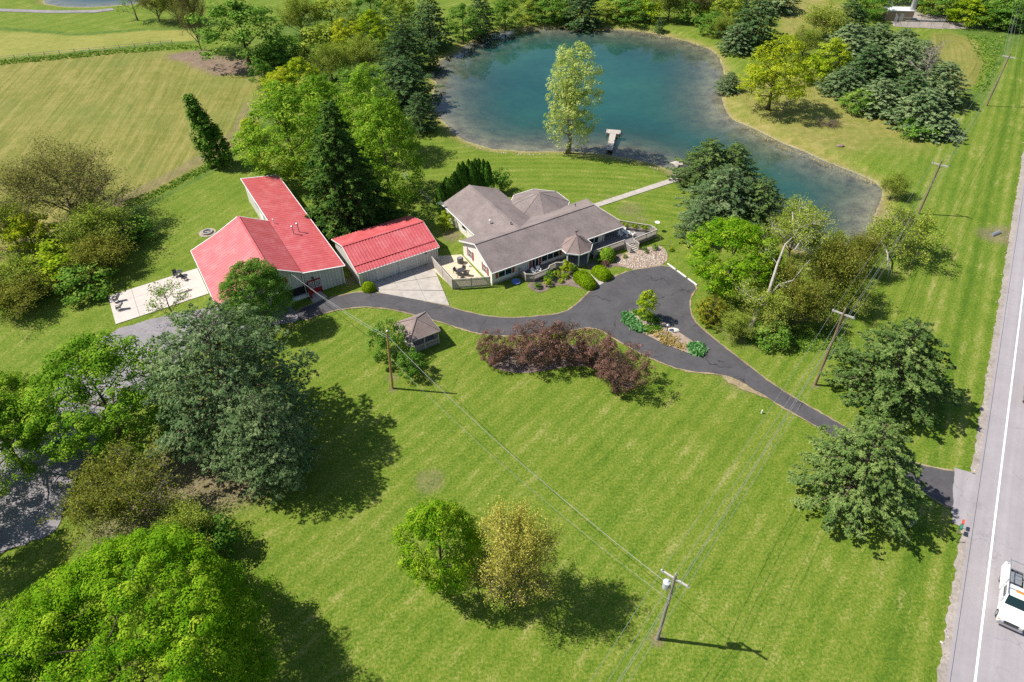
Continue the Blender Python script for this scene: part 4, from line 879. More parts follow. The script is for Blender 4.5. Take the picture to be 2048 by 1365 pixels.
for i in range(2):
    n = 2600; t = rs.beta(1.1, 1.35, n); a = rs.uniform(0, 2*np.pi, n); r = np.sin(np.pi*np.clip(t*.86 + .14, 0, 1))**.7*.72*(1 + .10*np.sin(3*a + 9*t) + rs.normal(0, .06, n))
    C = np.stack([r*np.cos(a), r*np.sin(a), 5.2*t], 1); N = np.stack([np.cos(a), np.sin(a), np.full(n, .35)], 1) + rs.normal(0, .35, (n, 3)); T = np.array([0, 0, 1.0]) + rs.normal(0, .25, (n, 3))
    mb = MB().tube([(0,0,0),(0,0,2.5),(0,0,4.8)], [.09,.06,.02], 5)
    proto('arbor%d' % i, 5.2, 1.5, leaf_mesh('arbor%d_crown' % i, C, N, .34, 1.6, .5 + .15*np.sin(5*a + 11*t) + rs.normal(0, .15, n), LM['arbor'], rs, T), mb.mesh('arbor%d_trunk' % i, M['bark']))
def clipped(key, seed, a, b, h, lm, n, squareness=2.6, size=.15):
    rs = np.random.RandomState(seed); d = unit(rs.normal(size=(n, 3))); d[:, 2] = np.abs(d[:, 2])*1.15 - .12; d = unit(d)
    k = (np.abs(d[:, 0])**squareness + np.abs(d[:, 1])**squareness + np.abs(d[:, 2])**squareness)**(-1/squareness)
    q = d*(k*(1 - np.abs(rs.normal(0, .07, n))))[:, None]; C = q*np.array([a, b, h*.88]) + np.array([0, 0, h*.10]); C[:, 2] = np.clip(C[:, 2], .03, None)
    N = d + rs.normal(0, .45, (n, 3)); mb = MB()
    for j in range(7): x, y = rs.uniform(-.4, .4, 2)*np.array([a, b]); mb.tube([(x*.4, y*.4, 0), (x, y, h*.45), (x*1.4, y*1.4, h*.75)], [.03, .02, .008], 4)
    proto(key, h, 2*a, leaf_mesh(key + '_crown', C, N, size, 1.3, .5 + rs.normal(0, .17, n), LM[lm], rs), mb.mesh(key + '_trunk', M['bark']))
clipped('hedgeA', 91, 1.25, 2.35, 1.35, 'hedge', 6500); clipped('hedgeB', 92, 1.2, 1.75, 1.35, 'hedge', 5000); clipped('hedgeC', 93, 1.1, 1.1, 1.35, 'hedge', 3200, 2.1); clipped('roundbush', 94, 1.35, 1.35, 1.9, 'maple', 3400, 2.0, .2)

_treeno = 0
def plant(name, key, loc, h, w, label, cat='tree', group=None, rz=None, lean=None, crown='crown', trunk='trunk', z=0.0):
    """one tree or shrub: an Empty at its foot with the parts trunk and crown"""
    global _treeno; _treeno += 1; p = PROTO[key]
    e = empty(name, (loc[0], loc[1], z), (_treeno*2.399) % 6.283 if rz is None else rz, label, cat, group)
    if lean: e.rotation_euler = (lean[0], lean[1], e.rotation_euler[2])
    s = (w/p['w'], w/p['w'], h/p['h'])
    for nm, me in ((crown, p['crown']), (trunk, p['trunk'])): o = link(nm, me, e); o.scale = s
    return e
def ground_z(x, y):
    d = float(poly_sd(np.array([[x, y]]), POND)[0]); return WATER_Z*(1 - float(smooth(np.array([d]), 0, 4.2)[0])) if d > 0 else WATER_Z
def by_crown(name, key, cx, cy, wpx, h, label, frac=.5, **kw):
    """placed by where the middle of its crown stands"""
    z = h*frac; x, y = gp(cx, cy, z); w = wpx*slant(x, y, z)/FOC; return plant(name, key, (x, y), h, w, label, z=ground_z(x, y), **kw)
def by_foot(name, key, bx, by, h, wpx, label, **kw):
    x, y = gp(bx, by); w = wpx*slant(x, y, h/2)/FOC; return plant(name, key, (x, y), h, w, label, z=ground_z(x, y), **kw)
# --- trees of the front lawn and drive
plant('maple_tree', 'maple1', (-53.5, 47.5), 13, 13, 'green maple just outside the left edge, shading the worn drive')
plant('maple_tree', 'maple0', (-56, 37), 13, 12, 'green maple outside the lower left edge, shading the worn drive')
by_crown('maple_tree', 'bigmaple', 225, 1340, 620, 14, 'huge bright green maple filling the bottom left corner', .5, rz=1.0)
by_crown('white_pine', 'bigpine0', 452, 760, 335, 18.5, 'large blue green white pine left of the lawn, nearer the barn', .5)
by_crown('white_pine', 'bigpine0', 535, 880, 190, 13, 'large white pine casting the big shadow on the left of the lawn', .5)
by_crown('maple_tree', 'maple0', 205, 800, 255, 13, 'green maple beside the worn drive, left of the white pines', .5)
by_crown('maple_tree', 'maple1', 5, 800, 150, 11, 'green maple cut by the left edge beyond the worn drive', .5)
by_crown('maple_tree', 'maple2', 515, 590, 150, 10.5, 'green maple standing in front of the barn gable', .5)
by_crown('sapling', 'sapling', 335, 605, 95, 7, 'thin open sapling at the edge of the pale patio', .55)
by_crown('bronze_tree', 'bronze', 252, 1010, 205, 6.0, 'low bronze budding tree above the huge maple', .5)
by_crown('shrub', 'bush2', 425, 1085, 100, 4, 'dark shrub behind the right shoulder of the huge maple', .5, cat='shrub')
by_crown('shrub', 'brownwood1', 375, 1065, 130, 5, 'twiggy shrub between the bronze tree and the huge maple', .5, cat='shrub')
by_crown('lawn_maple', 'limemaple', 880, 1095, 178, 12, 'bright green lawn maple left of the yellow budding tree', .48)
by_crown('budding_tree', 'budtree', 1035, 1125, 185, 12.5, 'yellow budding lawn tree with bare twigs and long shadow', .48)
by_crown('pine_tree', 'pine0', 1802, 722, 225, 12, 'spreading pine nearest the road, upper of the two by the driveway', .5)
by_crown('pine_tree', 'pine1', 1733, 926, 245, 12, 'spreading pine shading the driveway mouth, lower of the two', .5)
for i, (cx, cy, wp, h, lb) in enumerate(((990,694,74,4.6,'purple crabapple at the left end of the mulch bed'), (1062,686,100,5.4,'purple crabapple second from left in the mulch bed'), (1128,684,96,5.5,'purple crabapple in the middle of the mulch bed'),
        (1194,694,86,5.0,'purple crabapple fourth from left in the mulch bed'), (1240,737,106,5.2,'purple crabapple at the right end of the mulch bed'))):
    by_crown('crabapple_tree', 'crab%d' % (i % 3), cx, cy, wp, h, lb, .55, group='crabapples along the drive')
by_crown('small_tree', 'gazebotree', 776, 682, 82, 5.5, 'bushy green tree hugging the gazebo', .5); by_crown('shrub', 'gazebotree', 822, 727, 62, 3.6, 'low bushy shrub at the gazebo corner', .5, cat='shrub')
by_crown('island_tree', 'lollipop', 1292, 606, 37, 4.7, 'small round headed tree on the driveway island', .62)
# --- house planting
for i, (u, v, key, rz, lb) in enumerate(((12.2,-6.1,'hedgeA',A31,'clipped lime hedge left of the front walk'), (15.3,-6.0,'hedgeB',A31,'clipped lime hedge right of the front walk'))): plant('clipped_hedge', key, yard(u, v), 1.4, 2.4, lb, 'hedge', 'clipped hedges by the walk', rz=rz)
plant('round_bush', 'roundbush', yard(18.7,-2.9), 2.0, 2.7, 'round green bush by the side deck railing', 'shrub')
by_foot('clipped_bush', 'hedgeC', 738, 580, 1.4, 27, 'clipped lime bush at the garage corner', cat='shrub')
tips = [(878,365,884,427,'first'),(892,352,896,412,'second'),(897,360,901,414,'third'),(903,350,908,406,'fourth'),(908,343,913,400,'fifth'),(918,332,921,392,'sixth'),(926,325,929,388,'seventh'),(938,324,940,384,'eighth'),(944,333,946,388,'ninth'),(951,320,953,382,'tenth'),(958,320,960,382,'eleventh'),(968,322,969,384,'twelfth'),(977,328,977,388,'last')]
for i, (tx, ty, bx, by, nth) in enumerate(tips):
    x, y = gp(bx, by); h = 6.2 if i > 4 else 5.4; plant('arborvitae', 'arbor%d' % (i % 2), (x, y), h, 1.55, '%s arborvitae from the left in the dark row behind the house' % nth, 'evergreen', 'arborvitae row behind the house')
by_crown('shrub', 'bush2', 1000, 366, 48, 3.6, 'grey green shrub at the right end of the arborvitae row', .5, cat='shrub'); by_crown('shrub', 'bush4', 893, 443, 36, 2.4, 'leafy shrub against the rear wing wall', .5, cat='shrub')
# --- grove behind the barn
by_crown('spruce_tree', 'spruce', 682, 345, 200, 21, 'tall dark spruce behind the garage', .45)
by_crown('shade_tree', 'round0', 575, 275, 185, 15, 'big rounded green tree overhanging the barn wing', .5); by_crown('shade_tree', 'round1', 768, 300, 150, 17, 'tall green tree right of the dark spruce', .5)
by_crown('shade_tree', 'round0', 735, 225, 130, 15, 'green tree rising behind the tall spruce', .55); by_crown('shade_tree', 'round1', 640, 215, 120, 13, 'green tree crown left behind the tall spruce', .55)
by_foot('poplar_tree', 'poplar', 449, 331, 12.8, 62, 'leaning columnar poplar at the edge of the field', lean=(-.04, -.22), rz=0.0)
by_crown('shrub', 'far3', 500, 262, 50, 5, 'yellow green shrub left of the barn grove', .5, cat='shrub')
# --- pond side
by_foot('cottonwood', 'cottonwood', 1136, 302, 20.6, 102, 'slender pale cottonwood on the near shore of the pond')
for (cx, cy, w, h, key, lb) in ((1418,318,140,9,'pine0','pine nearest the garden swing'), (1450,385,170,9.5,'pine3','broad pine in the middle of the pondside clump'), (1525,398,125,9,'pine1','pine at the right of the pondside clump'), (1400,440,100,7,'pine3','blue green pine at the foot of the pondside clump'), (1470,320,110,8,'pine0','pine at the back of the pondside clump')):
    by_crown('pine_tree', key, cx, cy, w, h, lb, .5, group='pondside pine clump')
by_crown('maple_tree', 'limemaple', 1468, 512, 192, 11.5, 'bright lime maple beside the parking area', .5)
by_crown('cedar_shrub', 'goldcedar', 1424, 622, 62, 4.2, 'golden cedar shrub at the bend of the drive', .45, cat='shrub')
by_crown('yellow_tree', 'yellowtree', 1553, 150, 140, 15, 'yellow green tree on the far bank of the pond', .5); by_crown('small_pine', 'pine3', 1460, 162, 58, 4.6, 'low round pine at the pond edge', .45)
for (cx, cy, w, h, key, lb) in ((1590,470,110,8,'brownwood1','olive tree leaning over the pond inlet'), (1660,560,120,7,'scrub','bronze scrub tree left of the utility pole'), (1600,620,110,5,'scrub','bronze thicket right of the gnarled trunk'), (1535,625,110,5,'brownwood1','olive brush left of the gnarled trunk'),
        (1650,500,90,6.5,'willow','olive willow by the pond inlet'), (1560,580,90,5.5,'scrub','bronze brush behind the gnarled trunk'), (1470,655,80,3.2,'brownwood1','low brush beside the golden cedar'), (1550,672,80,2.6,'bush0','dark green growth at the gnarled trunk foot'),
        (1805,468,125,7,'willow','olive willow by the roadside wires'), (1790,372,60,4,'brownwood1','brown bush at the pond tip'), (1720,520,80,5,'scrub','bronze bush at the inlet bank'), (1700,600,90,4,'brownwood1','olive brush under the wires')):
    by_crown('scrub_tree', key, cx, cy, w, h, lb, .5, group='scrub by the pond inlet')
# --- left field hedge
for (cx, cy, w, h, key, lb) in ((130,390,235,10.5,'brownwood0','large brown budding tree at the field corner'), (15,455,130,7,'brownwood1','olive budding tree at the left edge by the field'), (190,465,150,6,'brownwood1','olive tree below the large brown one'), (55,470,90,6.5,'far3','yellow green tree in the left hedge'),
        (105,535,120,4.0,'bush4','green thicket in the left hedge, middle'), (200,520,120,4,'scrub','dark thicket in the left hedge, upper'), (30,560,120,4.5,'brownwood1','olive thicket at the left edge'), (160,562,100,3.2,'bush0','green thicket at the lawn side of the left hedge'), (262,462,80,3.0,'bush2','green bush at the right tip of the left hedge'), (40,600,120,3.2,'scrub','dark thicket at the lower left hedge')):
    by_crown('hedge_tree', key, cx, cy, w, h, lb, .5, group='hedge at the field corner')
# --- belt between field and pond, upper left
belt = [(482,62,150,16,'far1','large green tree above the field'), (385,40,70,15,'brownwood0','leaning open tree left of the large green one'), (265,12,60,8,'sapling','thin tree by the far pond'), (310,14,70,8,'brownwood0','bare brown tree by the far pond'), (345,8,80,10,'brownwood1','olive tree above the fairway end'),
        (522,146,48,7,'far1','spiky green tree at the field corner'), (602,148,74,8,'far0','round lime tree in the belt'), (565,165,70,6,'far3','yellow bush left of the round lime tree'), (690,78,70,9,'far3','yellow green tree in the belt'), (742,58,75,10,'far0','lime tree above the dark pines'), (660,130,90,7,'brownwood1','olive brush in the belt'),
        (720,120,90,7,'brownwood1','olive thicket left of the dark pines'), (800,160,160,10,'pine2','dark pine, lower of the pair left of the pond'), (806,92,105,11,'pine2','dark pine, upper of the pair left of the pond'), (858,40,95,14,'farpine0','tall blue spruce at the top left of the pond'), (866,112,32,5.5,'smallfir','small fir on the pond corner'),
        (838,222,85,8,'pine2','shaded pine on the left shore'), (925,40,70,10,'far1','green tree on the pond corner'), (960,22,70,12,'farpine0','dark spruce on the far left bank'), (1010,22,70,9,'far4','olive tree on the far left bank'), (600,40,90,9,'brownwood1','pale budding tree above the belt'), (560,95,80,4,'bush0','dark bank growth by the ditch'),
        (660,25,90,10,'far2','olive tree at the top of the belt'), (740,10,80,11,'far1','green tree at the top edge left'), (800,20,70,11,'far2','olive tree beside the tall blue spruce'), (640,80,80,6,'bush1','olive bush in the belt middle'), (700,170,70,6,'far4','green bush left of the lower dark pine'), (620,190,70,5,'bush1','olive bush behind the barn grove'), (545,120,60,4,'bush2','dark bush beside the ditch')]
for (cx, cy, w, h, key, lb) in belt: by_crown('belt_tree', key, cx, cy, w, h, lb, .5, group='tree belt between field and pond')
# --- far bank of the pond
bank = [(1090,14,80,7,'far1'),(1120,26,50,4,'bush0'),(1165,12,85,10,'farpine0'),(1215,18,70,6,'far2'),(1262,14,80,7,'far1'),(1300,24,60,5,'bush4'),(1340,12,80,8,'brownwood1'),(1375,26,60,5,'bush0'),(1400,12,70,8,'brownwood0'),(1425,45,60,6,'far1'),(1448,60,50,5,'brownwood1'),(1320,46,22,4,'smallfir'),(1512,42,115,13,'farpine0'),(1475,75,70,7,'farpine1'),(1460,20,70,9,'far2'),(1060,10,60,8,'far2'),(1240,0,70,9,'far4'),(1440,0,80,10,'far0'),(1560,-10,80,9,'farpine1')]
word = ['leftmost','second','third','fourth','fifth','sixth','seventh','eighth','ninth','tenth','eleventh','twelfth','thirteenth','fourteenth','fifteenth','sixteenth','seventeenth','eighteenth','nineteenth']
for i, k in enumerate(sorted(range(len(bank)), key=lambda k: bank[k][0])):
    cx, cy, w, h, key = bank[k]; kd = 'dark spruce' if 'pine' in key or 'fir' in key else ('budding bush' if 'brown' in key else 'green bush'); by_crown('bank_tree', key, cx, cy, w, h, '%s along the far bank of the pond, %s from the left' % (kd, word[i]), .5, group='growth along the far bank')
for i, (cx, h, key) in enumerate(((1070,13,'far1'),(1150,15,'farpine0'),(1215,12,'far2'),(1285,14,'far1'),(1350,13,'far4'),(1420,15,'far1'))):
    by_crown('bank_tree', key, cx, -52, 100, h, 'tall tree behind the far bank growth, mirrored in the pond, %s from the left' % word[i], .5, group='tall trees mirrored at the far bank')
# --- conifer stand, upper right
stand = [(1700,85,110,9,'farpine1'),(1665,110,70,8,'far0'),(1690,160,90,6,'farpine1'),(1755,75,90,7,'farpine1'),(1805,85,90,6.5,'farpine1'),(1740,130,110,9,'farpine0'),(1800,120,110,10,'farpine1'),(1760,190,100,7,'farpine1'),(1720,205,60,4,'bush0'),(1820,180,100,8,'farpine0'),(1845,110,75,7,'farpine1'),(1885,165,110,9,'farpine1'),(1850,215,120,8,'farpine1'),(1870,245,100,4.5,'farpine1'),(1842,258,70,2.6,'bush2'),(1650,50,90,7,'brownwood1'),(1610,90,70,6,'brownwood1'),(1700,30,80,8,'farpine0'),(1790,205,80,5,'farpine1'),(1630,140,60,5,'bush4')]
word2 = word + ['twentieth', 'twenty-first']
for i, k in enumerate(sorted(range(len(stand)), key=lambda k: stand[k][0])):
    cx, cy, w, h, key = stand[k]; by_crown('stand_tree', key, cx, cy, w, h, '%s tree from the left in the conifer stand at the upper right' % ('first' if i == 0 else word2[i]), .5, group='conifer stand at the upper right')
by_crown('dead_tree', 'dead', 1858, 130, 70, 14, 'bare dead tree among the upper right conifers', .5)
wood = [(1940,22,70,7,'far0'),(1975,30,70,6,'far4'),(2005,18,80,8,'far1'),(2040,25,80,7,'far1'),(1960,2,90,8,'far4'),(1900,5,80,7,'far2'),(2020,40,60,4,'bush2'),(1870,0,70,7,'far1'),(1800,-18,90,7,'far1'),(1735,8,80,7,'far4'),(2080,20,90,8,'far1')]
for i, k in enumerate(sorted(range(len(wood)), key=lambda k: wood[k][0])):
    cx, cy, w, h, key = wood[k]; by_crown('wood_tree', key, cx, cy, w, h, '%s tree from the left in the wood behind the fenced tower' % ('first' if i == 0 else word[i]), .5, group='wood behind the fenced tower')
# --- old gnarled tree with bare limbs
gn = empty('gnarled_tree', (*gp(1498, 668), 0), 0, 'old leaning grey trunk with forked bare limbs beside the drive', 'tree'); bx, by = gp(1498, 668)
def at3(px, py, z): x, y = gp(px, py, z); return (x - bx, y - by, z)
tr = MB(); fork = at3(1535, 592, 4.6)
tr.tube([(0,0,-.1), at3(1507,640,1.8), at3(1520,615,3.2), fork], [.42,.36,.32,.28], 9)
tr.tube([fork, at3(1545,560,6.2), at3(1555,528,7.6), at3(1570,490,9.0), at3(1590,470,9.8)], [.24,.2,.17,.12,.06], 7); tr.tube([at3(1505,655,.6), at3(1509,630,2.2), at3(1507,612,3.0)], [.3,.24,.12], 7)
tr.tube([fork, at3(1558,570,5.4), at3(1585,562,5.8), at3(1607,535,6.8), at3(1620,520,7.4)], [.2,.17,.13,.08,.03], 7)
limbs = [[at3(1590,470,9.8), at3(1602,450,10.4), at3(1612,440,10.6), at3(1645,446,10.4)], [at3(1590,500,8.8), at3(1602,480,9.6), at3(1612,476,9.8), at3(1648,478,9.6)], [at3(1590,470,9.8), at3(1598,455,10.6), at3(1625,448,10.8), at3(1650,443,10.8)],
         [at3(1585,425,10.6), at3(1586,450,10.2), at3(1588,470,9.8)], [at3(1612,440,10.6), at3(1600,430,11), at3(1598,415,11.3)], [at3(1575,480,9.2), at3(1560,470,9.6), at3(1545,455,10)], [fork, at3(1510,600,5), at3(1488,585,5.4)], [at3(1520,615,3.2), at3(1505,605,3.6), at3(1492,590,4.2)], [at3(1555,528,7.6), at3(1535,505,8.2), at3(1530,480,8.8)]]
for L in limbs: tr.tube(L, list(np.linspace(.10, .03, len(L))), 5)
tr.build('trunk', M['pale_bark'], gn, smooth=True)
rs = np.random.RandomState(5); tw, ends = MB(), []
for L in limbs + [[fork, at3(1558,570,5.4), at3(1607,535,6.8)]]:
    for p in L[1:]:
        for k in range(13):
            d = Vector(rs.normal(0, 1, 3)); d.z = abs(d.z)*.5 + .1; d.normalize(); q = Vector(p) + d*rs.uniform(.7, 1.7); q2 = q + (d + Vector(rs.normal(0, .4, 3))).normalized()*rs.uniform(.3, .8); tw.tube([p, q, q2], [.025, .015, .006], 3, cap=False); ends += [(np.array(q), np.array(d)), (np.array(q2), np.array(d))]
tw.build('twigs', M['pale_bark'], gn)['kind'] = 'stuff'; C, N, t = ends_leaves(rs, ends, 9, .28, .2)
link('crown', leaf_mesh('gnarled_crown', C, N, .20, 1.5, t, LM['olive'], rs), gn)

# --- uncountable growth: weeds, tussocks, bedding
def scatter(name, polys, n, size, aspect, lm, label, hgt=.35, seed=1, zbase=0.0, per=5, spread=.18):
    rs = np.random.RandomState(seed); pts = []
    for poly in polys:
        A = np.array(poly); lo, hi = A.min(0), A.max(0); q = rs.uniform(lo, hi, (n*4, 2)); q = q[poly_sd(q, A) < 0]; pts.append(q[:n])
    q = np.concatenate(pts); ci = np.repeat(np.arange(len(q)), per); m = len(ci); sc_ = rs.uniform(.6, 1.4, len(q))[ci]
    a = rs.uniform(0, 2*np.pi, m); T = np.stack([np.cos(a)*.6, np.sin(a)*.6, np.full(m, .9)], 1); C = np.stack([q[ci, 0] + rs.normal(0, spread, m), q[ci, 1] + rs.normal(0, spread, m), zbase + hgt*sc_*rs.uniform(.2, .6, m)], 1)
    N = np.stack([-np.cos(a), -np.sin(a), np.full(m, .8)], 1) + rs.normal(0, .3, (m, 3)); t = .5 + rs.normal(0, .18, len(q))[ci] + rs.normal(0, .12, m)
    return tag(link(name, leaf_mesh(name, C, N, size, aspect, t, LM[lm], rs, T)), label, None, kind='stuff')
band = lambda pts, w: [gp(x, y) for x, y in pts] + [gp(x, y + w) for x, y in pts[::-1]]
scatter('field_weeds', [band([(250,402),(300,385),(360,355),(420,325),(460,302),(500,280)], 14)], 900, .30, 1.8, 'weed', 'rank weeds between lawn and field', .25, 2)
scatter('fence_weeds', [band([(0,122),(120,111),(250,99),(360,90),(395,92)], 9)], 700, .36, 1.6, 'weed', 'tall weeds along the rail fence', .3, 3)
scatter('bank_reeds', [band([(1452,228),(1500,256),(1570,292),(1640,320),(1700,344),(1750,362)], 5)], 600, .24, 2.4, 'straw', 'dry tussocks along the right bank of the pond', .35, 4, -.35)
scatter('far_bank_reeds', [band([(935,88),(1000,60),(1120,52),(1240,56),(1340,71),(1420,92),(1440,110)], 5)], 700, .28, 2.4, 'straw', 'dry tussocks along the far bank of the pond', .35, 5, -.35)
scatter('ditch_growth', [G([(515,110),(560,80),(640,60),(700,90),(720,160),(640,200),(540,190)])], 1500, .40, 1.5, 'weed', 'tangled growth in the ditch belt', .6, 6)
scatter('roadside_growth', [G([(1930,70),(2010,75),(2000,130),(1970,190),(1945,185),(1965,130)])], 700, .34, 1.6, 'weed', 'rough growth beside the upper right field', .25, 7)
scatter('shade_growth', [G([(1480,668),(1560,660),(1680,650),(1700,690),(1600,710),(1500,690)])], 700, .26, 1.6, 'weed', 'dark ground cover under the gnarled tree', .35, 8)
scatter('hedge_growth', [G([(0,560),(120,540),(230,480),(290,455),(300,470),(220,530),(130,580),(0,640)])], 1500, .28, 1.5, 'weed', 'ground cover below the left hedge', .5, 9)
scatter('hosta_bed', [G([(1247,628),(1258,630),(1280,652),(1290,668),(1270,662),(1250,648)]), G([(1378,692),(1398,690),(1408,702),(1400,712),(1380,706)])], 170, .42, 1.6, 'hosta', 'variegated hostas on the driveway island', .4, 10, .1, 9, .22)
scatter('island_cover', [G([(1265,624),(1290,622),(1318,642),(1312,650),(1285,640)]), G([(1285,655),(1320,655),(1322,662),(1295,668)])], 260, .24, 1.5, 'deep', 'low dark ground cover on the driveway island', .3, 11, .1, 8)
scatter('island_tussocks', [G([(1300,668),(1330,665),(1375,690),(1365,702),(1325,688)])], 90, .36, 3.0, 'straw', 'dry ornamental tussocks on the driveway island', .4, 12, .1, 9)

# ------------------------------------------------------------------ beds and edging
sheet('crabapple_bed', chaikin(G([(968,715),(985,738),(1040,749),(1095,742),(1145,731),(1185,734),(1215,757),(1240,780),(1270,775),(1268,745),(1225,715),(1190,690),(1120,690),(1060,695),(1000,700)]), 2), .030, M['mulch'], 'curved dark mulch bed under the crabapples')
sheet('front_bed', chaikin([yard(u, v)[:2] for u, v in ((4.4,-2.6),(4.9,-4.6),(6.3,-4.9),(7.6,-4.3),(9.2,-5.0),(10.5,-6.2),(11.4,-8.3),(13.3,-8.4),(13.3,-1.6),(8.8,-1.0),(5.2,-1.8))], 2), .032, M['mulch'], 'mulch bed in front of the front deck')
sheet('right_bed', chaikin([yard(u, v)[:2] for u, v in ((15.0,-4.8),(16.6,-5.2),(18.6,-5.0),(20.0,-6.8),(22.5,-7.6),(22.6,-3.0),(16.8,-1.9),(14.6,-3.0))], 2), .032, M['mulch'], 'mulch bed right of the front walk')
sheet('rock_bed', chaikin([yard(u, v)[:2] for u, v in ((18.9,-4.6),(21.4,-3.2),(24.6,-3.4),(28.2,-4.2),(27.9,-6.4),(25.7,-8.8),(22.0,-8.1),(20.1,-7.2))], 1), .048, surf('rock_bed_soil', (0.36,0.27,0.21), .3, 2), 'river rock bed between the parking area and the side deck')
sheet('island_bed', chaikin(G([(1245,631),(1264,622),(1277.6,620.5),(1298.6,624.6),(1317,639),(1363,669),(1406.8,698),(1408,709),(1397.6,714),(1371,706),(1325,688),(1289.5,669.5),(1259,653.6),(1246,642)]), 2), .100, surf('island_soil', (0.33,0.25,0.19), .35, 2, fine=11), 'planted island in the middle of the driveway')
rs = np.random.RandomState(21)
def rocks(name, poly, n, r, z, mat, label, seed):
    rs = np.random.RandomState(seed); A = np.array(poly); q = rs.uniform(A.min(0), A.max(0), (n*5, 2)); q = q[poly_sd(q, A) < -.1][:n]; V, Fc = [], []
    base = np.array([(1,0,0),(0,1,0),(-1,0,0),(0,-1,0),(0,0,.8),(.7,.7,.35),(-.7,.7,.35),(-.7,-.7,.35),(.7,-.7,.35)], float); tri = [(0,5,4),(5,1,4),(1,6,4),(6,2,4),(2,7,4),(7,3,4),(3,8,4),(8,0,4),(0,1,5),(1,2,6),(2,3,7),(3,0,8)]
    for i, p in enumerate(q):
        s = r*rs.uniform(.5, 1.5)*np.array([rs.uniform(.8,1.4), rs.uniform(.7,1.1), rs.uniform(.4,.8)]); a = rs.uniform(0, 6.28); R = np.array([[math.cos(a),-math.sin(a),0],[math.sin(a),math.cos(a),0],[0,0,1]]); v = (base*(1 + rs.normal(0,.12,base.shape))*s) @ R.T + np.array([p[0],p[1],z])
        V.append(v); Fc += [tuple(len(base)*i + k for k in t) for t in tri]
    return tag(link(name, mesh_np(name, np.concatenate(V), np.array(Fc), mat, dict(tint=np.repeat(rs.uniform(0,1,len(q)), len(base))))), label, None, kind='stuff')
def rockmat(name, a, b, c):
    t = NT(name); return t.done(t.mix(t.math('MULTIPLY', t.noise(8, 2, .6, t.pos()), .4), t.ramp(t.attr('tint'), [(0, a), (.5, b), (1, c)]), b), .85, .2)
M['river'] = rockmat('river_rock', (.22,.15,.11), (.40,.31,.24), (.64,.57,.50))
rocks('river_rocks', [yard(u, v)[:2] for u, v in ((19.2,-4.7),(21.6,-4.0),(24.6,-4.0),(28.0,-4.6),(27.6,-6.4),(25.6,-8.6),(22.1,-7.9),(20.3,-7.0))], 1500, .105, .055, M['river'], 'pale river rocks between the parking area and the side deck', 3)
rocks('verge_stones', strip(RA, RB, -3.15, -2.2, (5, 70)), 1300, .10, .07, M['river'], 'loose pale stones along the road edge', 4)
rocks('mulch_chips', G([(975,718),(1040,745),(1140,730),(1185,735),(1240,775),(1262,768),(1200,712),(1100,705)]), 500, .09, .035, rockmat('chip', (.10,.07,.06), (.22,.17,.14), (.40,.32,.28)), 'coarse chips on the crabapple bed', 5)
rocks('shore_stones', band([(930,286),(990,301),(1060,305),(1140,307),(1210,310),(1280,322),(1335,341)], 4), 500, .12, -.25, M['river'], 'loose stones along the near shore', 6)
# bedding plants in front of the deck
for i, (u, v, key, h, w, lb) in enumerate(((5.6,-3.5,'bush2',.8,1.3,'grey leafy mound at the left of the front bed'), (7.2,-3.6,'bush4',1.0,1.5,'bright green mound in the front bed'), (8.2,-2.7,'bush0',1.3,1.7,'leafy perennial clump below the deck rail'), (9.7,-2.6,'bush4',.9,1.4,'lime perennial clump in the front bed'),
        (10.4,-3.6,'bush3',.7,1.3,'low lime mound in the front bed'), (11.4,-2.7,'bush4',1.8,2.0,'tall leafy clump left of the porch'), (12.2,-3.3,'bush0',1.3,1.3,'leafy clump at the porch corner'), (9.3,-4.2,'bush3',.5,1.0,'small lime mound at the bed edge'), (16.8,-3.2,'bush2',.9,1.3,'dark perennial right of the walk'),
        (17.4,-4.2,'crab0',.9,1.2,'bronze perennial beside the round bush'), (21.3,-4.1,'bush0',.5,.8,'small plant left of the deck steps'), (25.1,-4.1,'bush2',.7,.9,'plant right of the deck steps'), (26.6,-4.9,'bush2',.9,1.1,'plant on the rock bed by the stakes'), (24.9,-4.9,'bush2',.5,.7,'small plant on the rock bed'), (28.6,-6.2,'bush4',.6,.9,'lime plant beside the rock bed'))):
    plant('bedding_plant', key, yard(u, v), h, w, lb, 'plant', 'plants in the house beds', crown='foliage', trunk='stems')

# ------------------------------------------------------------------ utility line
M['pole'] = surf('pole_wood', (0.225, 0.145, 0.085), .3, 2, .9, fine=16); M['pole_grey'] = surf('grey_pole_wood', (0.30, 0.255, 0.215), .25, 2, .9, fine=16); M['new_pole'] = surf('new_pole_wood', (0.44, 0.27, 0.11), .2, 2, .85, fine=16)
M['wire'] = surf('wire', (0.27, 0.27, 0.27), .1, 2, .5, .5); M['insul'] = surf('insulator', (0.5, 0.52, 0.55), .1, 2, .3, .5)
PB = [gp(1315, 1278), gp(1630, 770), gp(1837, 428), gp(1973, 212)]
dv = Vector((PB[3][0] - PB[0][0], PB[3][1] - PB[0][1])).normalized(); nv = Vector((dv.y, -dv.x)); LINE_A = math.atan2(dv.y, dv.x)
PB = [tuple(Vector(PB[0]) - dv*44)] + PB + [gp(2019, 44)]
PH = [11.0, 10.9, 11.9, 9.6, 11.0, 8.5]; lab = [None, 'grey utility pole with transformer on the front lawn', 'tall brown utility pole beside the driveway', 'utility pole at the tip of the pond', 'utility pole beside the upper right conifers', 'utility pole by the gravel lane at the top right']
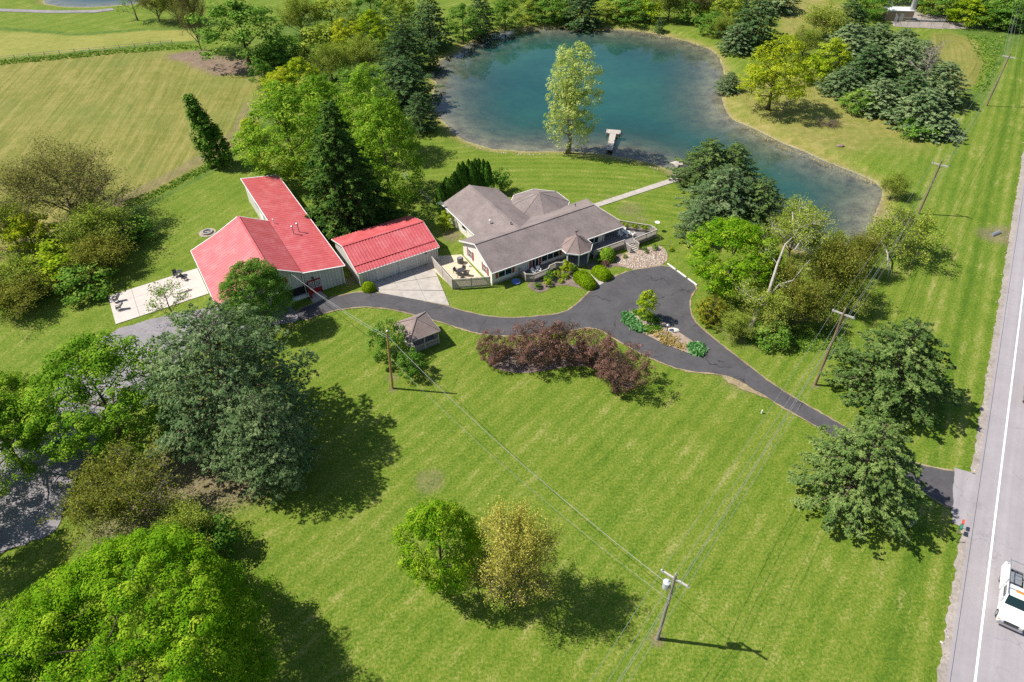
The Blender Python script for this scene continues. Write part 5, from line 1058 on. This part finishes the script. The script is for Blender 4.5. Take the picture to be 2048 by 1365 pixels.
for i, (p, h) in enumerate(zip(PB, PH)):
    if i == 0: continue
    e = empty('utility_pole', (p[0], p[1], 0), LINE_A, lab[i], 'utility pole', 'utility poles along the road')
    MB().tube([(0,0,-.3),(0,0,h*.5),(0,0,h)], [.17,.145,.115], 10).build('pole', M['pole_grey'] if i == 1 else M['pole'], e)
    if i < 5:
        MB().box(-.07,.07,-1.25,1.25,h-.78,h-.60).build('crossarm', surf('crossarm_wood', (.46,.43,.39), .15), e)
        for sg in (-1, 1): MB().bar((.08,sg*.7,h-.72),(.08,0,h-1.35),.03,.05).build('brace', M['galv'], e)
        for y in (-1.1, 1.1): MB().lathe([(.03,0),(.06,.05),(.06,.12),(.03,.17)], 8, (0,y,h-.62)).build('insulator', M['insul'], e)
        MB().lathe([(.03,0),(.06,.05),(.06,.14),(.03,.2)], 8, (0,0,h)).build('insulator', M['insul'], e)
    if i == 1:
        tr_ = MB().lathe([(.24,0),(.29,.05),(.29,.78),(.31,.80),(.31,.86),(.12,.92),(.10,.95)], 14, (.0,.52,h-2.6)).build('transformer', M['insul'], e); MB().lathe([(.04,0),(.06,.1),(.04,.3)], 8, (.1,.45,h-1.68)).build('bushing', M['insul'], tr_)
        MB().bar((0,.0,h-2.2),(0,.3,h-2.2),.06,.3).build('bracket', M['galv'], e); MB().box(-.2,-.1,-.1,.1,h-4.2,h-3.6).build('junction_box', M['galv'], e)
def sagline(a, b, sag, n=14): a, b = Vector(a), Vector(b); return [tuple(a.lerp(b, k/n) - Vector((0, 0, sag*4*(k/n)*(1 - k/n)))) for k in range(n + 1)]
def wire(label, pts, sag, r=.022, mat='wire'):
    path = []
    for a, b in zip(pts[:-1], pts[1:]): path += sagline(a, b, sag)[(1 if path else 0):]
    return tag(MB().tube(path, r, 4).build('power_line', M[mat]), label, 'power line', 'overhead wires')
def pt(i, off, dz): return (PB[i][0] + nv.x*off, PB[i][1] + nv.y*off, PH[i] + dz)
for (off, dz, sg, lb) in ((-1.1,-.45,.8,'left hand wire on the crossarms of the roadside line'), (0,.2,.8,'top wire on the pole tips of the roadside line'), (1.1,-.45,.8,'right hand wire on the crossarms of the roadside line'), (.12,-2.9,.9,'upper of the two low wires of the roadside line'), (.14,-3.9,1.0,'lowest cable of the roadside line')):
    wire(lb, [pt(i, off, dz) for i in range(6)], sg, .013 if dz > -1 else .017)
wpx, wpy = gp(785, 777); WH = 9.3
e = empty('wooden_pole', (wpx, wpy, 0), 0, 'new orange brown wooden pole standing on the lawn by the gazebo', 'utility pole'); e.rotation_euler = (0, math.radians(3.0), 0)
MB().tube([(0,0,-.3),(0,0,5),(0,0,WH)], [.16,.135,.11], 10).build('pole', M['new_pole'], e); MB().lathe([(.12,0),(.1,.05),(.02,.07)], 10, (0,0,WH)).build('cap', M['white'], e)
MB().box(.1,.24,-.06,.06,WH-1.1,WH-.7).build('bracket', M['galv'], e)
tp_ = (wpx + WH*math.sin(math.radians(3.0)), wpy, WH - .8); lp_ = (wpx + .3, wpy, 5.2)
wire('thick service cable from the transformer to the wooden pole', [(PB[1][0], PB[1][1], PH[1]-2.0), tp_], 1.4, .022); wire('thin wire below the service cable to the wooden pole', [(PB[1][0], PB[1][1], PH[1]-4.0), lp_], 1.5, .012)
bg_ = yard(-23.7 - 1.6, 12.4); wire('upper service drop from the wooden pole to the barn gable', [tp_, (bg_[0], bg_[1], 4.7)], .5, .02); wire('lower service drop from the wooden pole to the barn gable', [(tp_[0], tp_[1], tp_[2]-.35), (bg_[0] + .3, bg_[1], 4.5)], .7, .016)
wire('wire from the wooden pole over the drive to the house', [tp_, (*yard(0.2, 0.9)[:2], 3.2)], .6, .014)
gw = MB().tube([(*gp(836, 710), .1), (lp_[0], lp_[1], 6.4)], .018, 4).build('guy_wire', M['wire']); tag(gw, 'slanting guy wire of the wooden pole', 'guy wire')

# ------------------------------------------------------------------ yard furniture and small things
for i, (v0, v1) in enumerate(((-8.9,-10.75),(-11.05,-13.1),(-13.45,-15.4))):
    a, b = Vector(yard(25.65, v0, 0)), Vector(yard(25.65, v1, 0)); m = MB(); L = (b - a).length
    m.add([(-L/2,-.09,0),(L/2,-.09,0),(L/2,.09,0),(-L/2,.09,0),(-L/2+.04,-.06,.14),(L/2-.04,-.06,.14),(L/2-.04,.06,.14),(-L/2+.04,.06,.14)], [(0,3,2,1),(4,5,6,7),(0,1,5,4),(1,2,6,5),(2,3,7,6),(3,0,4,7)])
    o = m.build('parking_kerb', M['white'], None, tuple((a + b)/2 + Vector((0,0,.083))), math.atan2(b.y - a.y, b.x - a.x)); tag(o, 'white concrete parking stop, %s of three beside the parking area' % ('farthest', 'middle', 'nearest')[i], 'parking stop', 'parking stops')
def chair(loc, rz, label, mat, back=.95, reclined=.35, group=None):
    e = empty('patio_chair', loc, rz, label, 'chair', group); MB().bar((0,-.02,.40),(0,.55,.36),.55,.05).build('seat', mat, e); MB().bar((0,.0,.40),(0,-reclined,back),.55,.05,(0,1,0)).build('backrest', mat, e)
    for x in (-.27, .27):
        MB().bar((x,.45,0),(x,.45,.58),.05,.05).build('leg', mat, e); MB().bar((x,-.05,0),(x,-.05,.58),.05,.05).build('leg', mat, e); MB().bar((x,-.15,.6),(x,.55,.6),.07,.04).build('armrest', mat, e)
    return e
def table(loc, r, h, label, mat):
    e = empty('patio_table', loc, 0, label, 'table'); MB().lathe([(r,0),(r,.04)], 18, (0,0,h)).build('tabletop', mat, e); MB().lathe([(.28,0),(.05,.05),(.05,h)], 10).build('pedestal', mat, e); return e
g3 = lambda px, py, z=.1: (*gp(px, py), z)
chair(g3(236,604), 2.4, 'dark lounge chair at the left end of the pale patio, upper', M['darkmetal'], 1.05, .6); chair(g3(242,620), 2.1, 'dark lounge chair at the left end of the pale patio, lower', M['darkmetal'], 1.0, .6)
chair(g3(352,553), 3.6, 'dark chair near the barn on the pale patio, left', M['darkmetal']); chair(g3(368,561), 4.4, 'dark chair near the barn on the pale patio, right', M['darkmetal']); table(g3(362,552), .45, .7, 'small dark table between the chairs near the barn', M['darkmetal'])
e = empty('plank_bench', g3(366,585), .55, 'white plank bench on the pale patio', 'bench'); MB().box(-1.0,1.0,-.18,.18,.42,.47).build('seat', M['white'], e)
for x in (-.8, .8): MB().box(x-.05,x+.05,-.16,.16,0,.42).build('leg', M['white'], e)
e = empty('fire_pit', (*gp(415, 466), 0), 0, 'stone fire ring with ash on the lawn behind the barn', 'fire pit'); MB().lathe([(1.35,0),(1.35,.05),(.05,.07)], 24).build('ash_ground', surf('ash_ground', (.36,.29,.22), .3, 2), e)
st = MB(); st.box(-.2,.2,-.12,.12,0,.26); stm = st.mesh('stone', surf('fire_stone', (.34,.32,.31), .3, 2))
for k in range(12): o = link('stone', stm, e, (.72*math.cos(k*math.pi/6), .72*math.sin(k*math.pi/6), .05), k*math.pi/6 + math.pi/2)
MB().lathe([(.58,.06),(.58,.12),(.1,.14)], 16).build('ash', surf('ash', (.14,.13,.13), .4, 5), e)
for k in range(3): MB().tube([(-.4,.2*k-.2,.2),(.4,.15-.2*k,.22)], .06, 6).build('log', M['pale_bark'], e)
# side patio: air conditioner, table set, tub
e = empty('air_conditioner', (*yard(-1.0, 8.0)[:2], .1), A31, 'dark grey round air conditioner unit against the house end', 'air conditioner'); MB().lathe([(.42,0),(.46,.05),(.46,.85),(.40,.9)], 20).build('casing', M['darkmetal'], e); MB().lathe([(.34,0),(.34,.03),(.10,.04)], 20, (0,0,.9)).build('fan_grille', M['galv'], e)
for k in range(20): a = k*math.pi/10; MB().box(-.012,.012,-.01,.02,.1,.8).build('fin', M['galv'], e, (.47*math.cos(a), .47*math.sin(a), 0), a - math.pi/2)
table((*yard(-2.3, 5.3)[:2], .1), .55, .72, 'dark metal table on the tan side patio', M['darkmetal'])
for k, (u, v, a, w_) in enumerate(((-2.9,6.2,3.6,'left'),(-1.5,5.9,2.2,'far'),(-1.6,4.4,.8,'right'),(-3.0,4.5,5.2,'near'))): chair((*yard(u, v)[:2], .1), A31 + a, 'dark metal chair at the side patio table, %s side' % w_, M['darkmetal'], .85, .15, 'chairs round the side patio table')
o = MB().lathe([(.25,0),(.62,.02),(.70,.24),(.64,.24),(.56,.06),(.05,.05)], 18, (*yard(3.6,-.75)[:2], .02)).build('paddling_tub', surf('blue_plastic', (.16,.26,.52), .15, 2, .4)); tag(o, 'small blue plastic tub on the grass below the front windows', 'tub')
o = MB().lathe([(.16,0),(.18,.3),(.14,.34),(.03,.35)], 12, (*yard(-.35,6.4)[:2], .1)).build('white_bucket', M['white']); tag(o, 'small white bucket beside the air conditioner', 'bucket')
for k, (u, a) in enumerate(((6.6,.2),(7.6,-.2))): chair((*yard(u, -.55)[:2], .46), A31 + math.pi + a, 'white chair on the front deck, %s one' % ('left', 'right')[k], M['white'], .85, .15)
# side deck: planters, furniture
for k, (u, v, nm) in enumerate(((25.6,1.6,'left'),(26.6,.5,'middle'),(27.7,-.6,'right'))):
    e = empty('planter', (*yard(u, v)[:2], .74), A31 - .8, 'leafy planter box on the side deck, %s of three' % nm, 'planter', 'planters on the side deck'); MB().box(-.5,.5,-.22,.22,0,.42).build('box', M['wood'], e); o = link('foliage', PROTO['bush4']['crown'], e, (0,0,.3)); o.scale = (.34,.2,.26)
table((*yard(24.6,-.3)[:2], .74), .45, .7, 'pale table on the side deck', M['white'])
for k, (u, v, a) in enumerate(((23.6,.4,3.9),(25.3,-1.2,.4),(24.9,.9,2.6))): chair((*yard(u, v)[:2], .74), a, 'pale chair on the side deck, %s' % ('against the house', 'by the front rail', 'behind the table')[k], M['white'], .85, .15)
e = empty('bird_bath', g3(1312,462,0), 0, 'white dish on a thin pole behind the side deck', 'bird bath'); MB().tube([(0,0,0),(0,0,1.5)], .035, 8).build('stem', M['galv'], e); MB().lathe([(.05,0),(.34,.08),(.42,.16),(.34,.14),(.05,.08)], 16, (0,0,1.45)).build('dish', M['white'], e)
for k, (px, py, nm) in enumerate(((1319,491,'left'),(1337,504,'right'),(1311,517,'short'))):
    o = MB().tube([(*gp(px, py), 0), (*gp(px, py), 2.1 if k < 2 else 1.3)], .045, 6).build('garden_stake', M['wood']); tag(o, '%s wooden garden stake by the rock bed' % nm, 'stake', 'garden stakes')
# garden swing by the pond
e = empty('garden_swing', (*yard(46.3, 12.4)[:2], 0), A31, 'grey canopy garden swing at the end of the straight walk', 'swing')
for (x, y) in ((-1.0,-.6),(1.0,-.6),(-1.0,.6),(1.0,.6)): MB().bar((x,y,0),(x,y*.6,2.1),.07,.07).build('post', M['greywood'], e)
MB().slab([(-1.2,-.9,2.1),(1.2,-.9,2.1),(1.2,0,2.35),(-1.2,0,2.35)], .05).build('canopy', M['greywood'], e); MB().slab([(-1.2,0,2.35),(1.2,0,2.35),(1.2,.9,2.1),(-1.2,.9,2.1)], .05).build('canopy', M['greywood'], e)
MB().box(-.8,.8,-.3,.25,.42,.48).build('seat', M['white'], e); MB().bar((0,.28,.5),(0,.4,1.0),1.6,.05,(0,1,0)).build('backrest', M['white'], e)
for x in (-.75, .75): MB().bar((x,0,.5),(x,0,2.1),.02,.02).build('chain', M['galv'], e)
o = MB().box(-1.3,1.3,-.35,.35,0,.14).build('timber_step', M['greywood'], None, (*yard(44.9,11.6)[:2], .02), A31 + .5); tag(o, 'low timber step where the walk reaches the swing', 'step')
# dock
dx, dy = gp(1227, 262); e = empty('dock', (dx, dy, 0), math.radians(-12), 'grey T-shaped wooden dock reaching into the pond', 'dock')
plk = MB().box(-.62,.62,-.085,.085,-.05,0).mesh('plank', M['greywood']); plk2 = MB().box(-1.45,1.45,-.085,.085,-.05,0).mesh('plank', M['greywood'])
for k in range(10): link('plank', plk2, e, (0,-.95 + .19*k,-.13))
for k in range(41): link('plank', plk, e, (0,-1.15 - .19*k,-.15 + .003*k))
for x in (-.5, .5): MB().box(x-.05,x+.05,-8.9,.8,-.34,-.2).build('stringer', M['wood'], e)
for (x, y) in ((-1.3,.7),(1.3,.7),(-1.3,-.9),(1.3,-.9),(-.55,-4.5),(.55,-4.5)): MB().tube([(x,y,-3.0),(x,y,.05)], .08, 8).build('pile', M['wood'], e)
# satellite dish
e = empty('satellite_dish', (*yard(2.2, 20.4)[:2], 0), A31, 'grey satellite dish on a post at the wing corner', 'satellite dish'); MB().tube([(0,0,0),(0,0,3.1)], .04, 8).build('mast', M['galv'], e); o = MB().lathe([(.05,0),(.3,.05),(.5,.14),(.46,.15),(.05,.04)], 18).build('dish', M['white'], e, (0,0,3.2)); o.rotation_euler = (math.radians(65), 0, 2.6)
# driveway island: boulder, flat stone, lantern
def boulder(name, loc, s, label, mat, seed):
    bm = bmesh.new(); bmesh.ops.create_icosphere(bm, subdivisions=2, radius=1); r_ = random.Random(seed)
    for v in bm.verts: v.co = Vector((v.co.x*s[0], v.co.y*s[1], v.co.z*s[2]))*(1 + r_.uniform(-.12,.12))
    me = bpy.data.meshes.new(name); bm.to_mesh(me); bm.free(); me.materials.append(mat); o = link(name, me, None, loc); return tag(o, label, 'rock')
boulder('flat_stone', g3(1345,663,.18), (.85,.5,.25), 'large white flat stone on the driveway island', surf('white_stone', (.68,.62,.56), .15, 2), 1); boulder('boulder', g3(1330,672,.15), (.3,.3,.25), 'small dark boulder beside the flat stone', surf('dark_stone', (.16,.15,.15), .3, 3), 2)
e = empty('garden_lantern', g3(1334,664,.1), 0, 'dark garden lantern beside the flat stone on the island', 'lantern'); MB().lathe([(.16,0),(.08,.08),(.06,.7),(.2,.75),(.2,.8)], 10).build('pedestal', M['darkmetal'], e); MB().lathe([(.16,0),(.16,.28),(.26,.3),(.05,.48)], 8, (0,0,.8)).build('head', M['galv'], e)
boulder('pale_rock', g3(1680,293,.1), (.8,.5,.3), 'pale rock lying on the grass beyond the pond', M['river'], 4)
for k, (px, py, nm) in enumerate(((1092,719,'left'),(1155,713,'right'))): boulder('bed_stone', g3(px, py, .1), (.7,.45,.2), 'tan flat stone in the crabapple bed, %s one' % nm, surf('tan_stone', (.42,.34,.24), .2, 2), 6 + k)
o = MB().lathe([(.09,0),(.09,.5),(.05,.56)], 10, g3(1523,827,0)).build('lawn_marker', M['white']); tag(o, 'small white marker on the lawn below the driveway', 'marker')
# brush pile under the yellow tree
rs = np.random.RandomState(44); m = MB()
for k in range(130): a = rs.uniform(0, 6.28); p = Vector((rs.normal(0,1.1), rs.normal(0,.8), rs.uniform(.05,.9))); d = Vector((math.cos(a), math.sin(a), rs.normal(0,.3)))*rs.uniform(.6,1.5); m.tube([p - d, p + d], [.03,.012], 3)
o = m.build('brush_pile', M['twig'], None, (*gp(1658, 252), 0)); tag(o, 'heap of brown brush beneath the yellow green tree', 'brush pile')
# fallen limb by the wires
m = MB(); m.tube([(*gp(1752,505), 2.2), (*gp(1768,525), 1.6), (*gp(1775,555), .3)], [.14,.11,.06], 6); m.tube([(*gp(1768,525), 1.6), (*gp(1782,548), .2)], [.07,.03], 5); tag(m.build('fallen_limb', M['pale_bark']), 'bare fallen limb hanging from the olive willow', 'limb')

# rail fence along the field
e = empty('rail_fence', (*gp(0, 121), 0), 0, 'brown post and rail fence along the top of the field', 'fence'); bx, by = gp(0, 121); fp = [gp(x, y) for x, y in ((-60,128),(0,121),(60,115),(120,109),(180,104),(240,98),(300,92),(345,88),(375,86))]
pp = []
for a, b in zip(fp[:-1], fp[1:]):
    n = max(1, int(math.dist(a, b)/2.6)); pp += [(a[0] + (b[0]-a[0])*k/n - bx, a[1] + (b[1]-a[1])*k/n - by) for k in range(n)]
pm = MB().box(-.06,.06,-.06,.06,0,1.05).mesh('post', M['greywood'])
for i, p in enumerate(pp):
    link('post', pm, e, (p[0], p[1], 0))
    if i:
        q = pp[i - 1]
        for z in (.45, .9): MB().bar((q[0],q[1],z),(p[0],p[1],z),.04,.07).build('rail', M['greywood'], e)
# low fence in the shade right of the spruce
e = empty('wire_fence', (*gp(806, 352), 0), 0, 'low pale wire fence in the shade behind the garage', 'fence'); bx, by = gp(806, 352); a, b = Vector(gp(806,352)), Vector(gp(866,412))
for k in range(9): p = a.lerp(b, k/8); MB().tube([(p.x-bx,p.y-by,0),(p.x-bx,p.y-by,1.2)], .035, 6).build('post', M['galv'], e)
for z in (1.18, .65, .1): MB().tube([(0,0,z),(b.x-bx,b.y-by,z)], .022, 4).build('rail', M['galv'], e)

# ------------------------------------------------------------------ tower compound, upper right
tx, ty = gp(1817, 42); e = empty('monopole_tower', (tx, ty, 0), 0, 'thick grey monopole tower rising out of the top edge', 'tower'); MB().lathe([(.75,0),(.72,6),(.62,18),(.5,34)], 16).build('shaft', M['galv'], e, smooth=True); MB().box(-1.3,1.3,-1.3,1.3,0,.35).build('footing', M['concrete'], e)
MB().box(.7,.85,-.1,.1,1,30).build('cable_ladder', M['darkmetal'], e)
e = empty('equipment_shelter', (*gp(1800, 40), 0), math.radians(-6), 'tan equipment shelter with white flat roof beside the tower', 'shelter'); MB().box(-4.6,2.4,-1.6,1.6,0,2.7).build('wall', surf('tan_wall', (.34,.25,.16), .1, 1), e); MB().slab([(-4.8,-1.8,2.9),(2.6,-1.8,2.9),(2.6,1.8,2.95),(-4.8,1.8,2.95)], .2).build('roof', M['white'], e); MB().box(-1,0,-1.66,-1.58,.1,2.2).build('door', M['galv'], e)
cf = [gp(1775,12), gp(1900,22), gp(1884,57), gp(1790,52)]; cx_, cy_ = cf[1]; e = empty('chain_link_fence', (cx_, cy_, 0), 0, 'chain link fence around the tower compound', 'fence')
for a, b in zip(cf, cf[1:] + cf[:1]):
    n = max(2, int(math.dist(a, b)/2.8)); mesh_ = MB()
    for k in range(n): p = (a[0]+(b[0]-a[0])*k/n-cx_, a[1]+(b[1]-a[1])*k/n-cy_); MB().tube([(*p,0),(*p,2.3)], .05, 6).build('post', M['galv'], e)
    A, B = Vector((a[0]-cx_,a[1]-cy_,0)), Vector((b[0]-cx_,b[1]-cy_,0))
    for z in (.1, 2.25): MB().tube([A + Vector((0,0,z)), B + Vector((0,0,z))], .035, 4).build('rail', M['galv'], e)
    L = (B - A).length; k = 0.0
    while k < L + 2.2:                                    # diagonal wires
        for s_ in (0, 1):
            p0, p1 = max(0, k - 2.2), min(L, k); z0, z1 = (2.2 - (k - p0), 2.2 - (k - p1)); 
            if p1 > p0: d = (B - A)/L; f = (lambda z: z) if s_ else (lambda z: 2.3 - z); mesh_.bar(A + d*p0 + Vector((0,0,f(z0)+.05)), A + d*p1 + Vector((0,0,f(z1)+.05)), .012, .012)
        k += .28
    o = mesh_.build('mesh', M['galv'], e); o['kind'] = 'stuff'
sheet('compound_gravel', G([(1772,11),(1903,21),(1887,59),(1786,54)]), .085, M['gravel'], 'gravel yard inside the tower fence', rag=.1)
e = empty('meter_post', (*gp(1884, 35), 0), 0, 'small meter cabinet on a post inside the tower fence', 'cabinet'); MB().tube([(0,0,0),(0,0,1.8)], .06, 6).build('post', M['galv'], e); MB().box(-.35,.35,-.2,.2,1.2,2.1).build('cabinet', M['galv'], e)

# ------------------------------------------------------------------ roadside: mailbox, culvert, vehicles
e = empty('mailbox', (*gp(1913, 1068), 0), math.radians(57), 'green mailbox with red flag on a post at the driveway mouth', 'mailbox'); MB().box(-.05,.05,-.05,.05,0,1.05).build('post', M['wood'], e)
m = MB(); pr = [(-.13,0),(.13,0),(.13,.16)] + [(.13*math.cos(a), .16 + .13*math.sin(a)) for a in np.linspace(.3, math.pi-.3, 7)] + [(-.13,.16)]; n = len(pr); m.add([(-.3,p[0],1.05+p[1]) for p in pr] + [(.3,p[0],1.05+p[1]) for p in pr], [tuple(range(n))[::-1], tuple(range(n,2*n))] + [(i,(i+1)%n,n+(i+1)%n,n+i) for i in range(n)]); m.build('box', surf('green_box', (.05,.22,.13), .1, 2, .4), e); MB().box(.1,.14,.14,.16,1.15,1.5).build('flag', surf('flag_red', (.7,.06,.04), .1), e)
e = empty('newspaper_tube', (*gp(1917, 1058), 0), math.radians(57), 'red newspaper tube on a thin post beside the mailbox', 'box'); MB().tube([(0,0,0),(0,0,1.2)], .03, 6).build('post', M['darkmetal'], e); MB().box(-.28,.28,-.1,.1,1.05,1.25).build('tube', surf('tube_red', (.6,.10,.06), .1), e)
o = MB().tube([(*gp(1815,1053), .15), (*gp(1822,1046), .1)], .32, 12).build('culvert_pipe', M['galv']); tag(o, 'dark culvert pipe end under the driveway pine', 'pipe')
o = MB().tube([(*gp(1983,472), .12), (*gp(1998,466), .12)], .3, 12).build('culvert_pipe', M['galv']); tag(o, 'culvert end in the bare soil by the upper road', 'pipe')
for px, py, h in ((1913,1085,1.0),): o = MB().tube([(*gp(px,py), 0), (*gp(px,py), h)], .04, 6).build('marker_post', M['darkmetal']); tag(o, 'short dark marker post below the mailbox', 'post')
M['carpaint_w'] = surf('white_paint', (.80,.80,.79), .03, 1, .25, .5); M['tyre'] = surf('tyre', (.02,.02,.022), .2, 5, .85); M['chrome'] = surf('chrome', (.6,.6,.62), .05, 2, .2, .5, .9); M['lamp'] = surf('headlamp', (.75,.75,.7), .05, 2, .15, .5); M['amber'] = surf('amber_lamp', (.8,.28,.03), .05, 2, .3, .5)
def wheel(parent, x, y, r=.42, w=.26):
    t = MB(); t.tube([(x,y-w/2,r),(x,y-w/2+.04,r),(x,y+w/2-.04,r),(x,y+w/2,r)], [r*.86,r,r,r*.86], 18); o = t.build('wheel', M['tyre'], parent); sg = -1 if y < 0 else 1
    MB().tube([(x,y+sg*(w/2-.02),r),(x,y+sg*(w/2+.015),r)], [r*.6,r*.5], 14).build('rim', M['galv'], o)
def loft(mb, secs):
    """body skin from cross sections: each (x, [(y,z)...])"""
    n = len(secs[0][1]); b = len(mb.v)
    for x, pr in secs: mb.v += [(x, p[0], p[1]) for p in pr]
    for i in range(len(secs) - 1):
        for k in range(n): k2 = (k + 1) % n; mb.f.append((b+i*n+k, b+i*n+k2, b+(i+1)*n+k2, b+(i+1)*n+k))
    mb.f.append(tuple(b + k for k in range(n))); mb.f.append(tuple(b + (len(secs)-1)*n + k for k in range(n))[::-1]); return mb
def sec(w, z0, z1, r=.12): return [(-w,z0),(-w,z1-r),(-w+r*.4,z1-r*.3),(-w+r,z1),(w-r,z1),(w-r*.4,z1-r*.3),(w,z1-r),(w,z0)]
# service truck driving towards the camera; local +x is its nose
rd = Vector((RB[0]-RA[0], RB[1]-RA[1])).normalized(); rn = Vector((rd.y, -rd.x)); ta = math.atan2(-rd.y, -rd.x)
fx, fy = gp(1984, 1246); tk = Vector((fx, fy)) + rn*1.12 + rd*2.9
e = empty('service_truck', (tk.x, tk.y, .088), ta, 'white service truck with side boxes and ladder rack on the road', 'truck')
MB().box(-3.2,2.7,-.45,.45,.45,.7).build('chassis', M['darkmetal'], e)
b = MB(); loft(b, [(2.95,sec(.92,.45,1.05)),(2.75,sec(1.0,.42,1.22)),(1.5,sec(1.02,.42,1.36)),(1.35,sec(1.02,.42,1.38))]); b.build('bonnet', M['carpaint_w'], e)
b = MB(); loft(b, [(1.38,sec(1.02,.42,1.40)),(.75,sec(.98,.42,2.02,.2)),(.5,sec(.96,.42,2.10,.22)),(-.35,sec(.96,.42,2.10,.22)),(-.5,sec(.98,.42,2.0,.2))]); b.build('cab', M['carpaint_w'], e)
MB().add([(1.40,-.86,1.42),(1.40,.86,1.42),(.80,.80,2.0),(.80,-.80,2.0),(1.43,-.86,1.44),(1.43,.86,1.44),(.83,.80,2.02),(.83,-.80,2.02)], [(0,1,2,3),(7,6,5,4),(0,4,5,1),(1,5,6,2),(2,6,7,3),(3,7,4,0)]).build('windscreen', M['glass'], e)
for sg in (-1, 1):
    MB().add([(1.15,sg*1.0,1.42),(-.3,sg*1.0,1.42),(-.3,sg*.975,1.92),(.75,sg*.975,1.92),(1.15,sg*1.02,1.42),(-.3,sg*1.02,1.42),(-.3,sg*.995,1.92),(.75,sg*.995,1.92)], [(0,1,2,3),(7,6,5,4),(0,4,5,1),(1,5,6,2),(2,6,7,3),(3,7,4,0)]).build('side_window', M['glass'], e)
    MB().box(1.0,1.18,min(sg*1.08,sg*1.32),max(sg*1.08,sg*1.32),1.35,1.7).build('mirror', M['carpaint_w'], e)
    MB().box(2.85,2.98,min(sg*.6,sg*.92),max(sg*.6,sg*.92),.82,1.02).build('headlight', M['lamp'], e); MB().box(2.80,2.94,min(sg*.93,sg*1.0),max(sg*.93,sg*1.0),.82,1.0).build('indicator', M['amber'], e)
    bx_ = MB().box(-3.3,-.62,min(sg*.68,sg*1.1),max(sg*.68,sg*1.1),.6,1.45).build('side_box', M['carpaint_w'], e)
    for k in range(4): MB().box(-3.2+.66*k,-2.62+.66*k,min(sg*1.1,sg*1.12),max(sg*1.1,sg*1.12),.68,1.38).build('box_door', M['carpaint_w'], bx_)
    for x in (-3.1,-.75): MB().bar((x,sg*.95,1.45),(x,sg*.95,2.25),.06,.06).build('rack_post', M['galv'], e)
    MB().bar((-3.2,sg*.95,2.28),(1.0,sg*.95,2.28),.06,.06).build('rack_rail', M['galv'], e)
MB().box(-3.3,-.6,-.68,.68,.7,.78).build('bed_floor', M['darkmetal'], e)
for x in (-3.0,-2.0,-1.0,.2): MB().bar((x,-.95,2.28),(x,.95,2.28),.05,.05).build('rack_bar', M['galv'], e)
for y in (.25,.6): MB().bar((-3.3,y,2.36),(.9,y,2.36),.06,.09).build('ladder_rail', M['galv'], e)
for k in range(13): MB().bar((-3.1+.3*k,.25,2.36),(-3.1+.3*k,.6,2.36),.04,.04).build('ladder_rung', M['galv'], e)
MB().box(2.95,3.06,-.98,.98,.45,.68).build('bumper', M['chrome'], e); MB().box(2.90,2.99,-.56,.56,.74,1.04).build('grille', M['darkmetal'], e); MB().box(.1,.3,-.3,.3,2.1,2.24).build('beacon', M['amber'], e)
MB().box(-2.6,-1.4,-.5,.4,.78,1.25).build('tool_chest', M['galv'], e); MB().lathe([(.3,0),(.3,.5),(.25,.52)],14,(-.95,.1,.78)).build('drum', surf('drum_blue', (.05,.09,.2), .1), e)
for x in (2.0,-2.0):
    for y in (-.9,.9): wheel(e, x, y)
# dark car in the far lane, its left flank just inside the frame
cp = Vector(gp(2043, 790)) + rn*1.0; e = empty('parked_car', (cp.x, cp.y, .088), ta, 'dark red car at the right edge of the frame on the road', 'car'); e.name = 'dark_car'
M['darkred'] = surf('dark_red_paint', (.06,.012,.015), .1, 1, .25, .5); b = MB(); loft(b, [(2.2,sec(.78,.35,.72)),(1.95,sec(.86,.28,.84)),(.9,sec(.88,.26,.98)),(-1.5,sec(.88,.26,1.0)),(-2.1,sec(.82,.32,.95)),(-2.2,sec(.76,.4,.85))]); b.build('body', M['darkred'], e)
b = MB(); loft(b, [(.95,sec(.74,.9,1.0)),(.3,sec(.66,.9,1.42,.15)),(-.9,sec(.66,.9,1.44,.15)),(-1.7,sec(.72,.9,1.0))]); b.build('cabin', M['glass'], e); MB().box(-.85,.25,-.6,.6,1.41,1.47).build('roof', M['darkred'], e)
for sg in (-1, 1): MB().box(2.08,2.2,min(sg*.45,sg*.75),max(sg*.45,sg*.75),.55,.7).build('headlight', M['lamp'], e)
for x in (1.35,-1.35):
    for y in (-.78,.78): wheel(e, x, y, .33, .22)
print('objects', len(bpy.data.objects), 'tris', sum(len(m.loop_triangles) if m.loop_triangles else sum(max(0, p.loop_total - 2) for p in m.polygons) if len(m.polygons) < 2000 else len(m.polygons)*2 for m in bpy.data.meshes))
